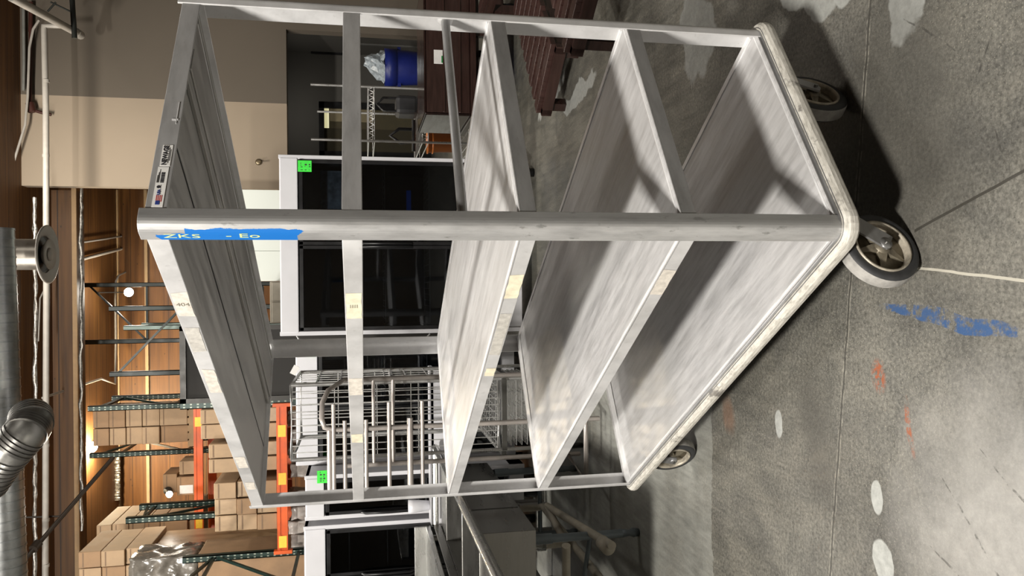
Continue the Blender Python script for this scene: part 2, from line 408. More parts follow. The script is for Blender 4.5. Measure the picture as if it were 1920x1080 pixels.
struct(MB().box((XR,12.5,0), (9,12.7,CZ)).box((XS,12.5,HZ), (XR,12.7,CZ)), 'wall_back_right', W_GREY)
struct(MB().box((XL-.1,15.3,0), (XR+.6,15.45,3.2)), 'wall_alcove_back', W_DARK)
struct(MB().box((XL-.15,12.7,0), (XL,15.3,3.2)), 'wall_alcove_left', W_DARK)
struct(MB().box((XR+.5,12.7,0), (XR+.6,15.3,3.2)), 'wall_alcove_right', W_DARK)
struct(MB().box((XL-.1,12.7,3.1), (XR+.6,15.45,3.2)), 'ceiling_alcove', W_DARK)
def bx_px(mb, x0, y0, x1, y1, Y, dy):
    a = at(x0, y0, Y); c = at(x1, y1, Y); return mb.box((a.x, Y, a.z), (c.x, Y+dy, c.z))
# office doorway inside the alcove
b = MB(); P0 = at(598, 192, 15.28); P1 = at(790, 300, 15.28)
x0, x1, z1 = P1.x, P0.x, P0.z
b.box((x0,15.2,0), (x0+.12,15.3,z1)); b.box((x1-.12,15.2,0), (x1,15.3,z1)); b.box((x0,15.2,z1-.1), (x1,15.3,z1))
dr = struct(b, 'door_1', BLACK)
b = MB(); b.box((x0+.12,15.27,0), (x1-.12,15.295,z1-.1)); b.build('door_opening_wall', M_('olive office wall', (.085,.07,.035), .7), dr)
b = MB(); bx_px(b, 603, 201, 617, 240, 15.255, .01); b.build('lit_strip', OFFICE, dr)
b = MB(); bx_px(b, 618, 201, 700, 230, 15.255, .01); b.build('pale_panel', M_('office cream panel', (.3,.25,.15), .7), dr)
b = MB(); bx_px(b, 606, 240, 800, 292, 15.25, .01); b.build('brown_panel', M_('office brown panel', (.045,.036,.016), .7), dr)
# black strip on the alcove wall, corrugated grey shutter
b = MB(); bx_px(b, 583, 88, 675, 104, 15.24, .05)
tag(b.build('wall_rail', BLACK, origin=at(583,96,15.24)), 'black strip fixed on the dark alcove wall behind the blue bin', 'rail')
a0 = at(655, 82, 14.6); a1 = at(800, -30, 14.6)
b = MB(); n = 9
for i in range(n):
    xa = a0.x + (a1.x-a0.x)*i/n; xb = a0.x + (a1.x-a0.x)*(i+.82)/n
    b.box((xa,14.6,0), (xb,14.66,a0.z)); b.box((xb,14.63,0), (a0.x + (a1.x-a0.x)*(i+1)/n,14.66,a0.z))
tag(b.build('grey_shutter', M_('grey shutter slats', (.19,.185,.175), .5, .2, .1, 4), origin=((a0.x+a1.x)/2,14.6,0)), 'grey ribbed metal shutter standing in the alcove right of the blue bin', 'shutter')

q = at(485, 304, 12.5)
t = thing('wall_sprinkler', q, 'small brass wall nozzle on the beige wall above the two-door refrigerator', 'nozzle')
MB().lathe([(0,0),(.05,0),(.05,.012),(.02,.02),(0,.02)], q, (0,-1,0), 20).build('escutcheon', M_('dull brass', (.25,.2,.13), .35, .7), t)
MB().tube([q, q+Vector((0,-.06,-.0)), q+Vector((0,-.1,-.05))], .014, 10).build('nozzle_tip', M_('dull brass', (.25,.2,.13), .35, .7), t)
q = at(545, 233, 12.68)
# ------------------------------------------------------------------ the big cart
LW, LL = .732, 1.82
cart = thing('shelf_cart', (.1287, 1.61, 0), 'tall aluminium shelf cart with white bumper and blue paint on its near corner post', 'cart', rz=radians(32.97))
CR = Matrix.Rotation(radians(32.97), 4, 'Z'); CR.translation = Vector((.1287, 1.61, 0)); CRI = CR.inverted()
A = .046; T = .005; R = .027
def post_poly(k=7, AX=A, AY=A):
    o = [(AX,0)] + [(R-R*sin(t), R-R*cos(t)) for t in [i*pi/2/k for i in range(k+1)]] + [(0,AY)]
    i_ = [(T,AY)] + [(R-(R-T)*cos(t), R-(R-T)*sin(t)) for t in [i*pi/2/k for i in range(k+1)]] + [(AX,T)]
    return o + i_
def corner(fx, fy):
    P_ = {(0,0): post_poly(), (1,0): post_poly(7,A,.075), (0,1): post_poly(7,.064,A), (1,1): post_poly(7,.06,.06)}[(fx,fy)]
    return [((LW-x) if fx else x, (LL-y) if fy else y) for x, y in P_]
for fx, fy in ((0,0),(1,0),(0,1),(1,1)):
    b = MB().prism(corner(fx, fy), .255, 1.822)
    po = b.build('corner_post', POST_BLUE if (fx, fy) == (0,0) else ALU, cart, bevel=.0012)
    if (fx, fy) == (0,0): po['label'] = 'corner post with worn blue paint'
# thin bright cap rim on the near post
def octo(c=.03, e=.002):
    return [(c,e),(LW-c,e),(LW-e,c),(LW-e,LL-c),(LW-c,LL-e),(c,LL-e),(e,LL-c),(e,c)]
def flange(mb, z0, z1, c=.03, e=.002, t=.004):
    mb.box((c,LL-e-t,z0), (LW-c,LL-e,z1))
    mb.box((e,c,z0), (e+t,LL-c,z1)); mb.box((LW-e-t,c,z0), (LW-e,LL-c,z1)); return mb
def shelf(name, zt, h, topmat):
    o = MB().prism(octo(), zt-.004, zt).build(name, topmat, cart)
    flange(MB(), zt-h, zt-.001).build('edge_flange', ALU, o, bevel=.001)
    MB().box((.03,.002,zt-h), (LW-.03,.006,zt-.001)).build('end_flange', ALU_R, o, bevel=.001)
    s = MB()
    s.box((.006,LL-.085,zt), (LW-.006,LL-.03,zt+.003)); s.box((.0075,.05,zt), (.0115,LL-.05,zt+.0025))
    s.box((LW-.02,.03,zt), (LW-.004,LL-.03,zt+.0035)); s.box((.03,.012,zt), (LW-.03,.018,zt+.0025))
    s.build('raised_edge', ALU_ED, o)
    if name != 'deck':
        u = MB()
        for x in (.24, .48): u.box((x,.05,zt-.03), (x+.05,LL-.05,zt-.005))
        u.build('stiffener', ALU_DK, o)
    return o
shelf('shelf', 1.0487, .0385, ALU_SH); shelf('shelf', .673, .0385, ALU_SH)
dk = shelf('deck', .284, .03, ALU_SH)
# top pan seen from below
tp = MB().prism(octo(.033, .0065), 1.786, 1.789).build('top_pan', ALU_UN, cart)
flange(MB(), 1.770, 1.8115).build('top_rail', ALU, tp, bevel=.0012)
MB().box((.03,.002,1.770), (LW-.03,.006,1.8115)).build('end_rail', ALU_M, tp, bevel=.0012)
b = MB(); b.box((.445,.02,1.776), (.648,LL-.02,1.786)); b.box((.475,.02,1.771), (.545,LL-.02,1.776)); b.box((.66,.02,1.774), (.672,LL-.02,1.786))
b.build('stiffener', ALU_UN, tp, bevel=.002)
b = MB(); b.box((.2545,.02,1.7845), (.2595,LL-.02,1.7862)); b.build('sheet_seam', BLACK, tp)
b = MB(); b.box((.643,.03,1.7752), (.647,LL-.03,1.7762)); b.box((.7,.03,1.7842), (.703,LL-.03,1.7862)); b.build('bright_fold', ALU_ED, tp)
# mid rails and round push bar
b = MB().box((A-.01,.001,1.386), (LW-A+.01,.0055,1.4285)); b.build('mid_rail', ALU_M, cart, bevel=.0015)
b = MB().box((.001,A-.01,1.386), (.0055,LL-A+.01,1.4285)); b.build('mid_rail', ALU, cart, bevel=.0015)
b = MB().tube([(A-.004,.024,1.171), (LW-.004,.036,1.163)], .0115, 16)
pb = b.build('push_bar', ALU_DK, cart)
b = MB().lathe([(.0,0),(.021,0),(.021,.004),(.016,.009),(.0,.009)], (LW-.0055,.036,1.163), (-1,0,0), 20); b.build('end_flange', ALU, pb)
# bumper : rounded ring swept round the deck
def ring_pts(off, r=.04, k=6):
    pts = []
    for (cx, cy, a0) in ((r,r,pi), (LW-r,r,1.5*pi), (LW-r,LL-r,0), (r,LL-r,.5*pi)):
        for i in range(k+1):
            t = a0 + i*pi/2/k; pts.append((cx + (r+off)*cos(t), cy + (r+off)*sin(t)))
    return pts
def ring(prof, name, mt, parent):
    rows = [[(x, y, z) for x, y in ring_pts(o_)] for o_, z in prof]; n = len(rows[0]); m = len(rows)
    vs = [p for r_ in rows for p in r_]; fs = []
    for i in range(m):
        j = (i+1) % m
        for k in range(n): fs.append((i*n+k, i*n+(k+1) % n, j*n+(k+1) % n, j*n+k))
    return MB().add(vs, fs, False).build(name, mt, parent)
ring([(-.012,.276),(.005,.276),(.005,.236),(-.012,.236)], 'bumper_channel', ALU_DK, cart)
bp = ring([(.004,.2735),(.012,.2745),(.02,.272),(.0255,.265),(.027,.255),(.0255,.245),(.02,.238),(.004,.237)], 'bumper', BUMPER, cart)
ring([(.0095,.2751),(.0125,.2752),(.0125,.274),(.0095,.274)], 'bumper_groove', ALU_DK, bp)
ring([(-.03,.262),(-.012,.262),(-.012,.22),(-.03,.22)], 'deck_frame', ALU_DK, cart)
# casters
def caster(wx, wy, az, name='caster', px=None):
    """wheel centre in world (wx, wy), axle pointing along azimuth az; the plate sits behind by the trail"""
    c = CRI @ Vector((wx, wy, .1016)); n = (CRI.to_3x3() @ Vector((sin(az), -cos(az), 0))).normalized(); d = Vector((-n.y, n.x, 0))
    if px is None: px = c
    pl = Vector(px)
    f = MB()
    f.cbox((pl.x, pl.y, .226), (.1,.12,.01), atan2(n.y, n.x)); f.lathe([(0,.195),(.034,.195),(.038,.205),(.038,.222),(0,.222)], (pl.x, pl.y, 0), (0,0,1), 20)
    for s in (-1, 1):
        o = n*(.034*s)
        f.bar(c + o + Vector((0,0,-.012)), Vector((pl.x, pl.y, .2)) + o, .006, .045, up=n.cross(Vector((0,0,1))))
        f.lathe([(0,-.004),(.016,-.004),(.016,.004),(0,.004)], c + o, n, 16)
    f.cbox((pl.x, pl.y, .2), (.074,.05,.008), atan2(n.y, n.x))
    o = f.build(name, ALU_DK, cart)
    w = MB(); h = .024; Rw = .1016
    w.lathe([(.074,-h+.003),(.09,-h-.001),(Rw-.004,-h+.004),(Rw-.002,-h+.007)], c, n, 48)
    w.lathe([(.074,h-.003),(.09,h+.001),(Rw-.004,h-.004),(Rw-.002,h-.007)], c, n, 48)
    w.build('tyre', RUBBER, o)
    MB().lathe([(Rw-.002,-h+.007),(Rw,-h+.012),(Rw,h-.012),(Rw-.002,h-.007)], c, n, 48).build('tread', TREAD, o)
    MB().lathe([(.075,-h+.003),(.075,-h-.002),(.07,-h-.002),(.067,-h+.006),(.067,h-.006),(.07,h+.002),(.075,h+.002),(.075,h-.003)], c, n, 48).build('wheel_rim', CASTRIM, o)
    k = MB(); k.lathe([(0,-.026),(.02,-.026),(.022,-.01),(.022,.01),(.02,.026),(0,.026)], c, n, 20)
    k.lathe([(.0,-.004),(.068,-.004),(.068,.004),(.0,.004)], c, n, 40)
    for i in range(5):
        t = 2*pi*i/5 + .4; r = d*cos(t) + Vector((0,0,1))*sin(t); q = d*cos(t+pi/2) + Vector((0,0,1))*sin(t+pi/2)
        for s in (-1, 1):
            e = n*(s*.017)
            k.add([c+r*.018+q*.012+n*s*.02, c+r*.018-q*.012+n*s*.02, c+r*.066-q*.004+n*s*.007, c+r*.066+q*.004+n*s*.007,
                   c+r*.018+q*.012+n*s*.004, c+r*.018-q*.012+n*s*.004, c+r*.066-q*.004+n*s*.003, c+r*.066+q*.004+n*s*.003],
                  [(0,1,2,3),(4,5,6,7),(0,1,5,4),(1,2,6,5),(2,3,7,6),(3,0,4,7)])
    k.build('spoked_hub', CASTIRON, o)
    x = MB(); x.tube([c-n*.044, c-n*.043], .009, 6); x.tube([c-n*.046, c+n*.046], .0055, 8)
    x.build('axle_bolt', STEEL, o)
AZ = radians(30); hub = Vector((.107,1.689,.1016)) - Vector((sin(AZ), -cos(AZ), 0))*.043
caster(hub.x, hub.y, AZ, px=(.115,.115,0))
AZ = radians(-48); hub = Vector((-.745,3.035,.1016)) - Vector((sin(AZ), -cos(AZ), 0))*.043
caster(hub.x, hub.y, AZ, px=(.115,LL-.12,0))
AZ = radians(48); hub = Vector((.574,1.987,.1016)) - Vector((sin(AZ), -cos(AZ), 0))*.043
caster(hub.x, hub.y, AZ, px=(LW-.12,.115,0))
q = CR @ Vector((LW-.13, LL-.16, .1)); caster(q.x, q.y, radians(20), px=(LW-.115,LL-.115,0))
# stickers on the short-side top rail (face y = 0.002, outward -y)
def sticker(x0, x1, z0, z1, mt, name='sticker', parent=None, y=.0014):
    b = MB().box((x0,y-.0003,z0), (x1,y+.0005,z1)); return b.build(name, mt, parent or cart)
def txt(parent, s, size, x, z, mt, y=.0006, bold=0.0, name='lettering', sx=1.0):
    M = frame_m((x, y, z), (1,0,0), (0,0,1)) @ Matrix.Diagonal((sx,1,1,1)); return text_mb(s, size, M, .0002, bold).build(name, mt, parent)
st = sticker(.158, .2165, 1.7775, 1.7975, PAPER, 'maker_sticker'); st['label'] = 'white rectangular maker sticker reading NEWAGE'
txt(st, 'NEWAGE', .0135, .187, 1.7895, INK, bold=.0004, sx=.95)
b = MB()
for k, (a_, c_) in enumerate(((.165,.209),(.172,.204))): b.box((a_,.0007,1.7822-k*.0025), (c_,.0011,1.7832-k*.0025))
b.build('small_print', INK, st)
b = MB().box((.163,.0007,1.7893), (.2115,.0009,1.7899)); b.build('logo_gap', PAPER, st)
st = sticker(.049, .155, 1.7785, 1.7995, PAPER, 'information_sticker'); st['label'] = 'long white sticker with barcode and striped flag'
b = MB(); random.seed(3); x = .112
while x < .140:
    w = random.choice((.0006,.001,.0016)); b.box((x,.0007,1.784), (x+w,.0011,1.791)); x += w + random.choice((.0007,.0011))
b.build('barcode', INK, st)
b = MB()
for k in range(3): b.box((.112,.0007,1.7935+k*.0018), (.148-k*.008,.0011,1.7943+k*.0018))
b.box((.096,.0007,1.788), (.106,.0011,1.7885)); b.lathe([(0,0),(.004,0)], (.101,.0009,1.792), (0,-1,0), 12)
b.build('small_print', INK, st)
b = MB()
for k in range(4): b.box((.062+k*.001,.0007,1.7825+k*.0032), (.079,.0011,1.7840+k*.0032))
b.build('flag_stripes', M_('red print', (.5,.05,.05), .6), st)
b = MB().box((.0545,.0006,1.7855), (.0645,.0010,1.7935)); b.build('flag_canton', M_('navy print', (.02,.04,.2), .6), st)
txt(st, 'USA', .008, .0865, 1.790, M_('navy print', (.02,.04,.2), .6), bold=.0003)
b = MB().box((.28,.0008,1.779), (.345,.0016,1.7805)).box((.29,.0008,1.776), (.294,.0016,1.789)); b.build('scratch_mark', ALU_ED, cart)
# masking tape on the long side (face x = 0.002)
def ltape(y0, y1, z0, z1, mt, x=.0012, name='tape_strip', s=None, size=.02, tilt=0.0):
    n = 6; b = MB(); vs = []
    for i in range(n+1):
        y = y0 + (y1-y0)*i/n; j = random.uniform(-.0012,.0012)
        vs += [(x, y + (random.uniform(-.004,.004) if i in (0,n) else 0), z0+j), (x, y + (random.uniform(-.004,.004) if i in (0,n) else 0), z1+j)]
    b.add(vs, [(2*i,2*i+1,2*i+3,2*i+2) for i in range(n)])
    o = b.build(name, mt, cart)
    if s:
        M = frame_m((x-.0004, (y0+y1)/2, (z0+z1)/2), (0,0,-1), (0,-1,0))
        text_mb(s, size, M, .0001).build('handwriting', M_('pencil grey', (.2,.18,.14), .7), o)
    return o
ltape(.245,.345,1.771,1.807,TAPE_W, s='404'); ltape(.62,.76,1.772,1.803,TAPE_W); ltape(.4,.52,1.773,1.806,M_('worn tape residue', (.55,.53,.49), .6, .2, .2, 60))
ltape(1.25,1.35,1.774,1.806,TAPE_W); ltape(1.5,1.58,1.774,1.806,TAPE_W)
ltape(.25,.37,1.389,1.4255,TAPE, x=.0004, s='|||||', size=.016); ltape(.70,.805,1.388,1.426,TAPE_W, x=.0004); ltape(1.1,1.17,1.389,1.425,TAPE, x=.0004)
ltape(.185,.285,1.012,1.046,TAPE); ltape(.66,.71,1.012,1.04,TAPE); ltape(.36,.58,1.014,1.044,M_('worn tape residue', (.55,.53,.49), .6, .2, .2, 60))
ltape(.165,.275,.636,.671,TAPE_W)
# writing on the blue paint of the near post
M = frame_m((-.0004, .033, 1.742), (0,0,-1), (0,-1,0))
text_mb('ZKS', .017, M @ Matrix.Diagonal((2.4,1,1,1)), .0002).build('yellow_writing', M_('pale yellow marker', (.6,.66,.28), .6), cart)
M = frame_m((-.0004, .031, 1.625), (0,0,-1), (0,-1,0))
text_mb('- Eo', .019, M @ Matrix.Diagonal((2.2,1,1,1)), .0002).build('yellow_writing', M_('pale yellow marker', (.6,.66,.28), .6), cart)

# ------------------------------------------------------------------ refrigerators
def fridge(xl, xr, Y, ztop, label, group=None, doors=2, hdr=.135, sticker_at=None, depth=.75, fancy=False, z0=.12):
    t = thing('glass_door_refrigerator', ((xl+xr)/2, Y, 0), label, 'refrigerator', group)
    e = .03
    b = MB(); b.box((xl,Y,z0), (xl+e,Y+depth,ztop)); b.box((xr-e,Y,z0), (xr,Y+depth,ztop)); b.box((xl,Y,ztop-.03), (xr,Y+depth,ztop))
    b.box((xl,Y+.02,z0), (xr,Y+depth,z0+.12)); b.box((xl-.004,Y-.012,z0), (xl+.028,Y,ztop+.004)); b.box((xr-.028,Y-.012,z0), (xr+.004,Y,ztop+.004))
    b.build('cabinet', WHITE, t, bevel=.004)
    b = MB(); b.box((xl+e,Y+depth-.03,z0+.1), (xr-e,Y+depth-.02,ztop-.04)); b.box((xl+e,Y+.05,z0+.1), (xl+e+.01,Y+depth-.03,ztop-.04)); b.box((xr-e-.01,Y+.05,z0+.1), (xr-e,Y+depth-.03,ztop-.04)); b.box((xl+e,Y+.05,ztop-.05), (xr-e,Y+depth,ztop-.04))
    b.build('liner', BLACK, t)
    b = MB(); b.box((xl+.02,Y-.02,ztop-hdr), (xr-.02,Y+.05,ztop-.006)); b.build('header_panel', WHITE, t, bevel=.006)
    w = (xr-xl-2*e)/doors
    for i in range(doors):
        a = xl+e+i*w; c = a+w; zb, zt = z0+.14, ztop-hdr-.01
        f = MB(); q = .028
        f.box((a+.002,Y-.03,zb), (a+q,Y+.015,zt)); f.box((c-q,Y-.03,zb), (c-.002,Y+.015,zt)); f.box((a,Y-.03,zt-q), (c,Y+.015,zt)); f.box((a,Y-.03,zb), (c,Y+.015,zb+q))
        d = f.build('door', BLACK, t, bevel=.002)
        MB().box((a+q,Y-.012,zb+q), (c-q,Y-.008,zt-q)).build('glass_pane', GLASS, d)
        hx = c-.012 if i == 0 and doors > 1 else a+.012
        MB().tube([(hx,Y-.03,1.0), (hx,Y-.065,1.03), (hx,Y-.075,1.2), (hx,Y-.065,1.37), (hx,Y-.03,1.4)], .012, 8).build('handle', BLACK, d)
    for z in (.5,.85,1.2,1.5):
        if z > ztop-.3: continue
        s = MB(); s.tube([(xl+.06,Y+.12,z), (xr-.06,Y+.12,z)], .006, 5); s.tube([(xl+.06,Y+depth-.1,z), (xr-.06,Y+depth-.1,z)], .006, 5)
        m = int((xr-xl)/.05)
        for k in range(m): x = xl+.06+(xr-xl-.12)*k/(m-1); s.bar((x,Y+.12,z+.006), (x,Y+depth-.1,z+.006), .004, .004)
        s.build('wire_shelf', CHROME_D, t)
    if sticker_at:
        sx, sz, sw, sh = sticker_at
        s = MB().box((sx,Y-.034,sz-sh), (sx+sw,Y-.031,sz)).build('price_note', LIME, t); s['label'] = 'fluorescent green paper note with dark scribble'
        k = MB(); random.seed(int(sx*100))
        for r in range(3):
            x = sx+.012
            while x < sx+sw-.015:
                w_ = random.uniform(.004,.012); zz = sz-.02-r*sh*.3
                if random.random() < .75: k.box((x,Y-.0345,zz-random.uniform(.004,.016)), (x+w_,Y-.034,zz))
                x += w_+.006
        k.build('scribble', INK, s)
    # feet
    k = MB()
    for x in (xl+.08, xr-.08):
        for y in (Y+.08, Y+depth-.08): k.lathe([(0,0),(.035,0),(.035,.09),(.02,.13),(0,.13)], (x,y,0), (0,0,1), 12)
    k.build('feet', BLACK, t)
    return t
FY = 6.0
A0 = at(523, 291, FY); A1 = at(528, 629, FY)
s0 = at(559, 302, FY)
fr = fridge(A1.x, A0.x, FY, A0.z, 'two-door glass refrigerator with white header, green note at its right top', sticker_at=(s0.x-.085, s0.z, .085, .1))
b = MB(); q = at(764, 378, FY+.4); b.box((q.x-.09,FY+.38,q.z-.028), (q.x+.09,FY+.44,q.z+.008)).build('blue_reflection', M_('bright blue reflection', (.01,.12,.75), .4), fr)  # blue room reflection in the door glass, built as a block inside
b = MB(); bx_px(b, 600, 320, 640, 392, FY+.3, .02); b.build('pale_reflection', M_('pale grey reflection', (.42,.52,.62), .35, 0, .6, 12), fr)  # pale block behind the glass stands in for a reflection
b = MB(); bx_px(b, 566, 318, 606, 392, FY+.32, .02); b.build('wall_reflection', M_('cream wall reflection', (.8,.74,.6), .6), fr)  # beige wall reflected in the glass, painted as a cream board inside
# side latch rods on the left flank of the first refrigerator
b = MB(); p0 = at(560, 633, FY); p1 = at(810, 630, FY)
b.tube([at(556,630,FY), at(561,637,FY), at(566,637,FY), at(800,632,FY), at(806,626,FY)], .006, 6); b.build('door_gasket_rod', CHROME, fr)
F2 = 6.35
p0 = at(554, 656, F2); p1 = at(558, 872, F2); s0 = at(578, 668, F2)
fridge(p1.x, p0.x, F2, p0.z, 'white framed black glass refrigerator behind the wire baskets', hdr=.17, sticker_at=(s0.x, s0.z, .07, .08))
F3 = 6.0
p0 = at(572, 893, F3); p1 = at(576, 975, F3); s0 = at(585, 905, F3)
fridge(p1.x, p0.x, F3, p0.z, 'narrow white framed refrigerator with green note behind the tube rack', doors=1, hdr=.14, sticker_at=(s0.x, s0.z-.04, .095, .085))
F4 = 6.1
p0 = at(570, 988, F4); p1 = at(575, 1180, F4)
fridge(p1.x, p0.x, F4, p0.z, 'leftmost black glass refrigerator with pale frame behind the steel table', hdr=.16)

# white cooler panel, pale lockers and dark partition between the refrigerators and racks
q0 = at(395, 354, 11.5); q1 = at(525, 527, 11.5)
b = MB(); n = 3
for i in range(n):
    xa = q1.x + (q0.x-q1.x)*i/n; b.box((xa,11.5,0), (xa+(q0.x-q1.x)/n-.006,11.6,q0.z))
b.box((q1.x,11.52,0), (q0.x,11.6,q0.z-.01))
tag(b.build('cooler_wall_panel', W_WHITE, origin=((q0.x+q1.x)/2,11.5,0)), 'bright white insulated wall panel beyond the two-door refrigerator', 'wall panel')
q0 = at(500, 528, 11); q1 = at(526, 606, 11)
b = MB(); b.box((q1.x,11,0), (q0.x,11.5,q0.z*.985)); b.box((q1.x+.01,10.98,0), (q1.x+.29,11,q0.z*.975)); b.box((q1.x+.31,10.98,0), (q0.x-.01,11,q0.z*.975))
tag(b.build('storage_locker', M_('beige locker paint', (.26,.235,.19), .6), origin=((q0.x+q1.x)/2,11,0), bevel=.02), 'beige storage locker between white panel and dark partition', 'locker')
q0 = at(337, 612, 8.6); q1 = at(337, 757, 8.6)
pt = thing('steel_partition', ((q0.x+q1.x)/2, 8.6, 0), 'tall dark grey sheet steel partition left of the two-door refrigerator', 'partition')
b = MB(); b.box((q1.x,8.6,.0), (q0.x,8.64,q0.z)); b.build('sheet', DGREY, pt)
b = MB(); b.box((q1.x,8.58,q0.z-.06), (q0.x,8.66,q0.z)); b.box((q1.x,8.58,0), (q1.x+.05,8.66,q0.z)); b.box((q0.x-.05,8.58,0), (q0.x,8.66,q0.z)); b.box((q1.x,8.59,2.75), (q0.x,8.65,2.79)); b.build('frame', M_('dark grey frame', (.03,.028,.025), .4, .4), pt)

# ------------------------------------------------------------------ pallet racks
def upright(x, y0, dep, ztop, name, label, group='green rack uprights', facing='depth', x1=None, z0=0.0, mt=None):
    """upright frame: two perforated columns joined by horizontals and diagonals"""
    mt = mt or GREEN
    if facing == 'depth': P = [(x,y0), (x,y0+dep)]
    else: P = [(x,y0), (x1,y0)]
    t = thing(name, (P[0][0], P[0][1], z0), label, 'rack frame', group)
    for (a, c) in P:
        b = MB(); w = .038
        b.box((a-w,c-w,z0), (a+w,c-w+.012,ztop)); b.box((a-w,c-w,z0), (a-w+.01,c+w,ztop)); b.box((a+w-.01,c-w,z0), (a+w,c+w,ztop))
        b.build('column', GREEN_P if (mt is GREEN and facing == 'depth') else mt, t)
        MB().box((a-.07,c-.06,z0), (a+.07,c+.06,z0+.01)).build('foot_plate', mt, t)
    z = z0+.2; i = 0
    while z < ztop-.15:
        z2 = min(z+.95, ztop-.1)
        MB().bar((P[0][0],P[0][1],z), (P[1][0],P[1][1],z), .03, .035).build('horizontal_brace', mt, t)
        MB().bar((P[i%2][0],P[i%2][1],z), (P[1-i%2][0],P[1-i%2][1],z2), .03, .03).build('diagonal_brace', mt, t)
        z = z2+.03; i += 1
    return t
def beam(xl, xr, y, ztop, h, label, stick=()):
    t = thing('rack_beam', ((xl+xr)/2, y, ztop-h), label, 'rack beam', 'orange rack beams')
    b = MB(); b.box((xl,y-.02,ztop-h), (xr,y+.02,ztop)); b.box((xl,y-.028,ztop-h), (xr,y-.02,ztop-h*.62)); b.box((xl,y-.028,ztop-h*.3), (xr,y-.02,ztop)); b.build('beam', ORANGE, t)
    b = MB(); b.box((xl-.01,y-.05,ztop-h-.05), (xl+.03,y+.03,ztop+.04)); b.box((xr-.03,y-.05,ztop-h-.05), (xr+.01,y+.03,ztop+.04)); b.build('end_connector', ORANGE, t)
    for x in stick: MB().box((x-.04,y-.031,ztop-h*.9), (x+.1,y-.028,ztop-h*.15)).build('capacity_sticker', YELLOW, t)
    return t
RB = 12.0
GREEN_D = M_('blackish green rack steel', (.006,.012,.01), .4, .2, .3, 8)
Xa = xat(762, RB, 280); Xb = xat(1098, RB, 380); za = zat(361, RB)
upright(Xa, RB, 1.07, zat(164, RB), 'rack_upright', 'perforated green rack upright at the right end of the upper orange beam')
upright(xat(848, 12.9, 300), 12.9, 1.07, zat(166, 12.9), 'rack_upright', 'green rack upright lit by the hidden lamp between two box stacks')
upright(xat(1100, RB, 380), RB, 1.07, zat(236, RB), 'rack_upright', 'rear green rack upright at the left end of the upper orange beam')
beam(Xb, Xa, RB, za, .125, 'upper orange rack beam under the wrapped boxes, front one', stick=(Xb+.9, Xa-.28))
beam(Xb, Xa, RB+1.05, za+.0, .125, 'upper orange rack beam set further back in shadow')
RA = 9.5
Xc = xat(757, RA, 530); Xd = xat(1035, RA, 530); zb = zat(516, RA)
upright(xat(1068, 9.2, 420), 8.6, 1.05, zat(295, 8.6), 'rack_upright', 'near dark green rack upright in front of the wrapped loads at far left')
upright(xat(1026, 9.3, 240), 10.4, .6, zat(233, 10.4), 'rack_upright', 'rear green rack upright behind the film-wrapped load at far left')
beam(Xd, Xc, RA, zb, .12, 'lower orange rack beam nearest the refrigerators', stick=(Xd+.1, Xc-.35, Xd+.85))
beam(Xd, Xc, RA+.85, zb+.02, .12, 'lower orange rack beam behind the nearest one')
upright(xat(760, RA, 400)+.0, RA+.05, .8, zat(335, RA), 'rack_upright', 'short green rack upright at the right end of the lower beams')
upright(xat(534, 14.5, 240), 14.5, 0, zat(155, 14.5), 'rack_upright', 'tall blackish rack frame behind the bright lamp frame, its top nearest the ceiling', facing='x', x1=xat(640, 14.5, 240), mt=GREEN_D)
upright(xat(578, 12.6, 270), 12.6, 0, zat(205, 12.6), 'rack_upright', 'dark rack frame in front of the bright lamp', facing='x', x1=xat(700, 12.6, 270), mt=GREEN_D)
upright(xat(614, 13.2, 290), 13.2, 1.0, zat(232, 13.2), 'rack_upright', 'pale braced rack frame viewed end on beside the dark partition', mt=M_('pale green rack steel', (.12,.16,.14), .4, .3))

def _unused(): pass
def crate_box(x0, x1, y0, y1, z0, z1, label, group, mt=None, tape=True, rz=0, paper=False):
    mt = mt or CARD
    t = thing('cardboard_box', ((x0+x1)/2, (y0+y1)/2, z0), label, 'box', group)
    MB().box((x0,y0,z0), (x1,y1,z1)).build('carton', mt, t, bevel=.008)
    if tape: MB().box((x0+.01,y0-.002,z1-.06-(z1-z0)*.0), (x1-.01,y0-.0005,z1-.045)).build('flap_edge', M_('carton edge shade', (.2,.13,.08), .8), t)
    if paper: MB().box((x0+.1*(x1-x0),y0-.003,z0+.15*(z1-z0)), (x0+.55*(x1-x0),y0-.001,z0+.85*(z1-z0))).build('paper_label', PAPER, t)
    return t
def pallet(x0, x1, y0, y1, z, label):
    b = MB(); n = 5
    for i in range(n):
        xa = x0+(x1-x0)*i/n; b.box((xa,y0,z+.09), (xa+(x1-x0)/n*.75,y1,z+.11))
    for k in range(3): yy = y0+(y1-y0-.08)*k/2; b.box((x0,yy,z), (x1,yy+.08,z+.09))
    tag(b.build('wooden_pallet', M_('pallet wood', (.3,.2,.11), .8), origin=((x0+x1)/2,(y0+y1)/2,z)), label, 'pallet')
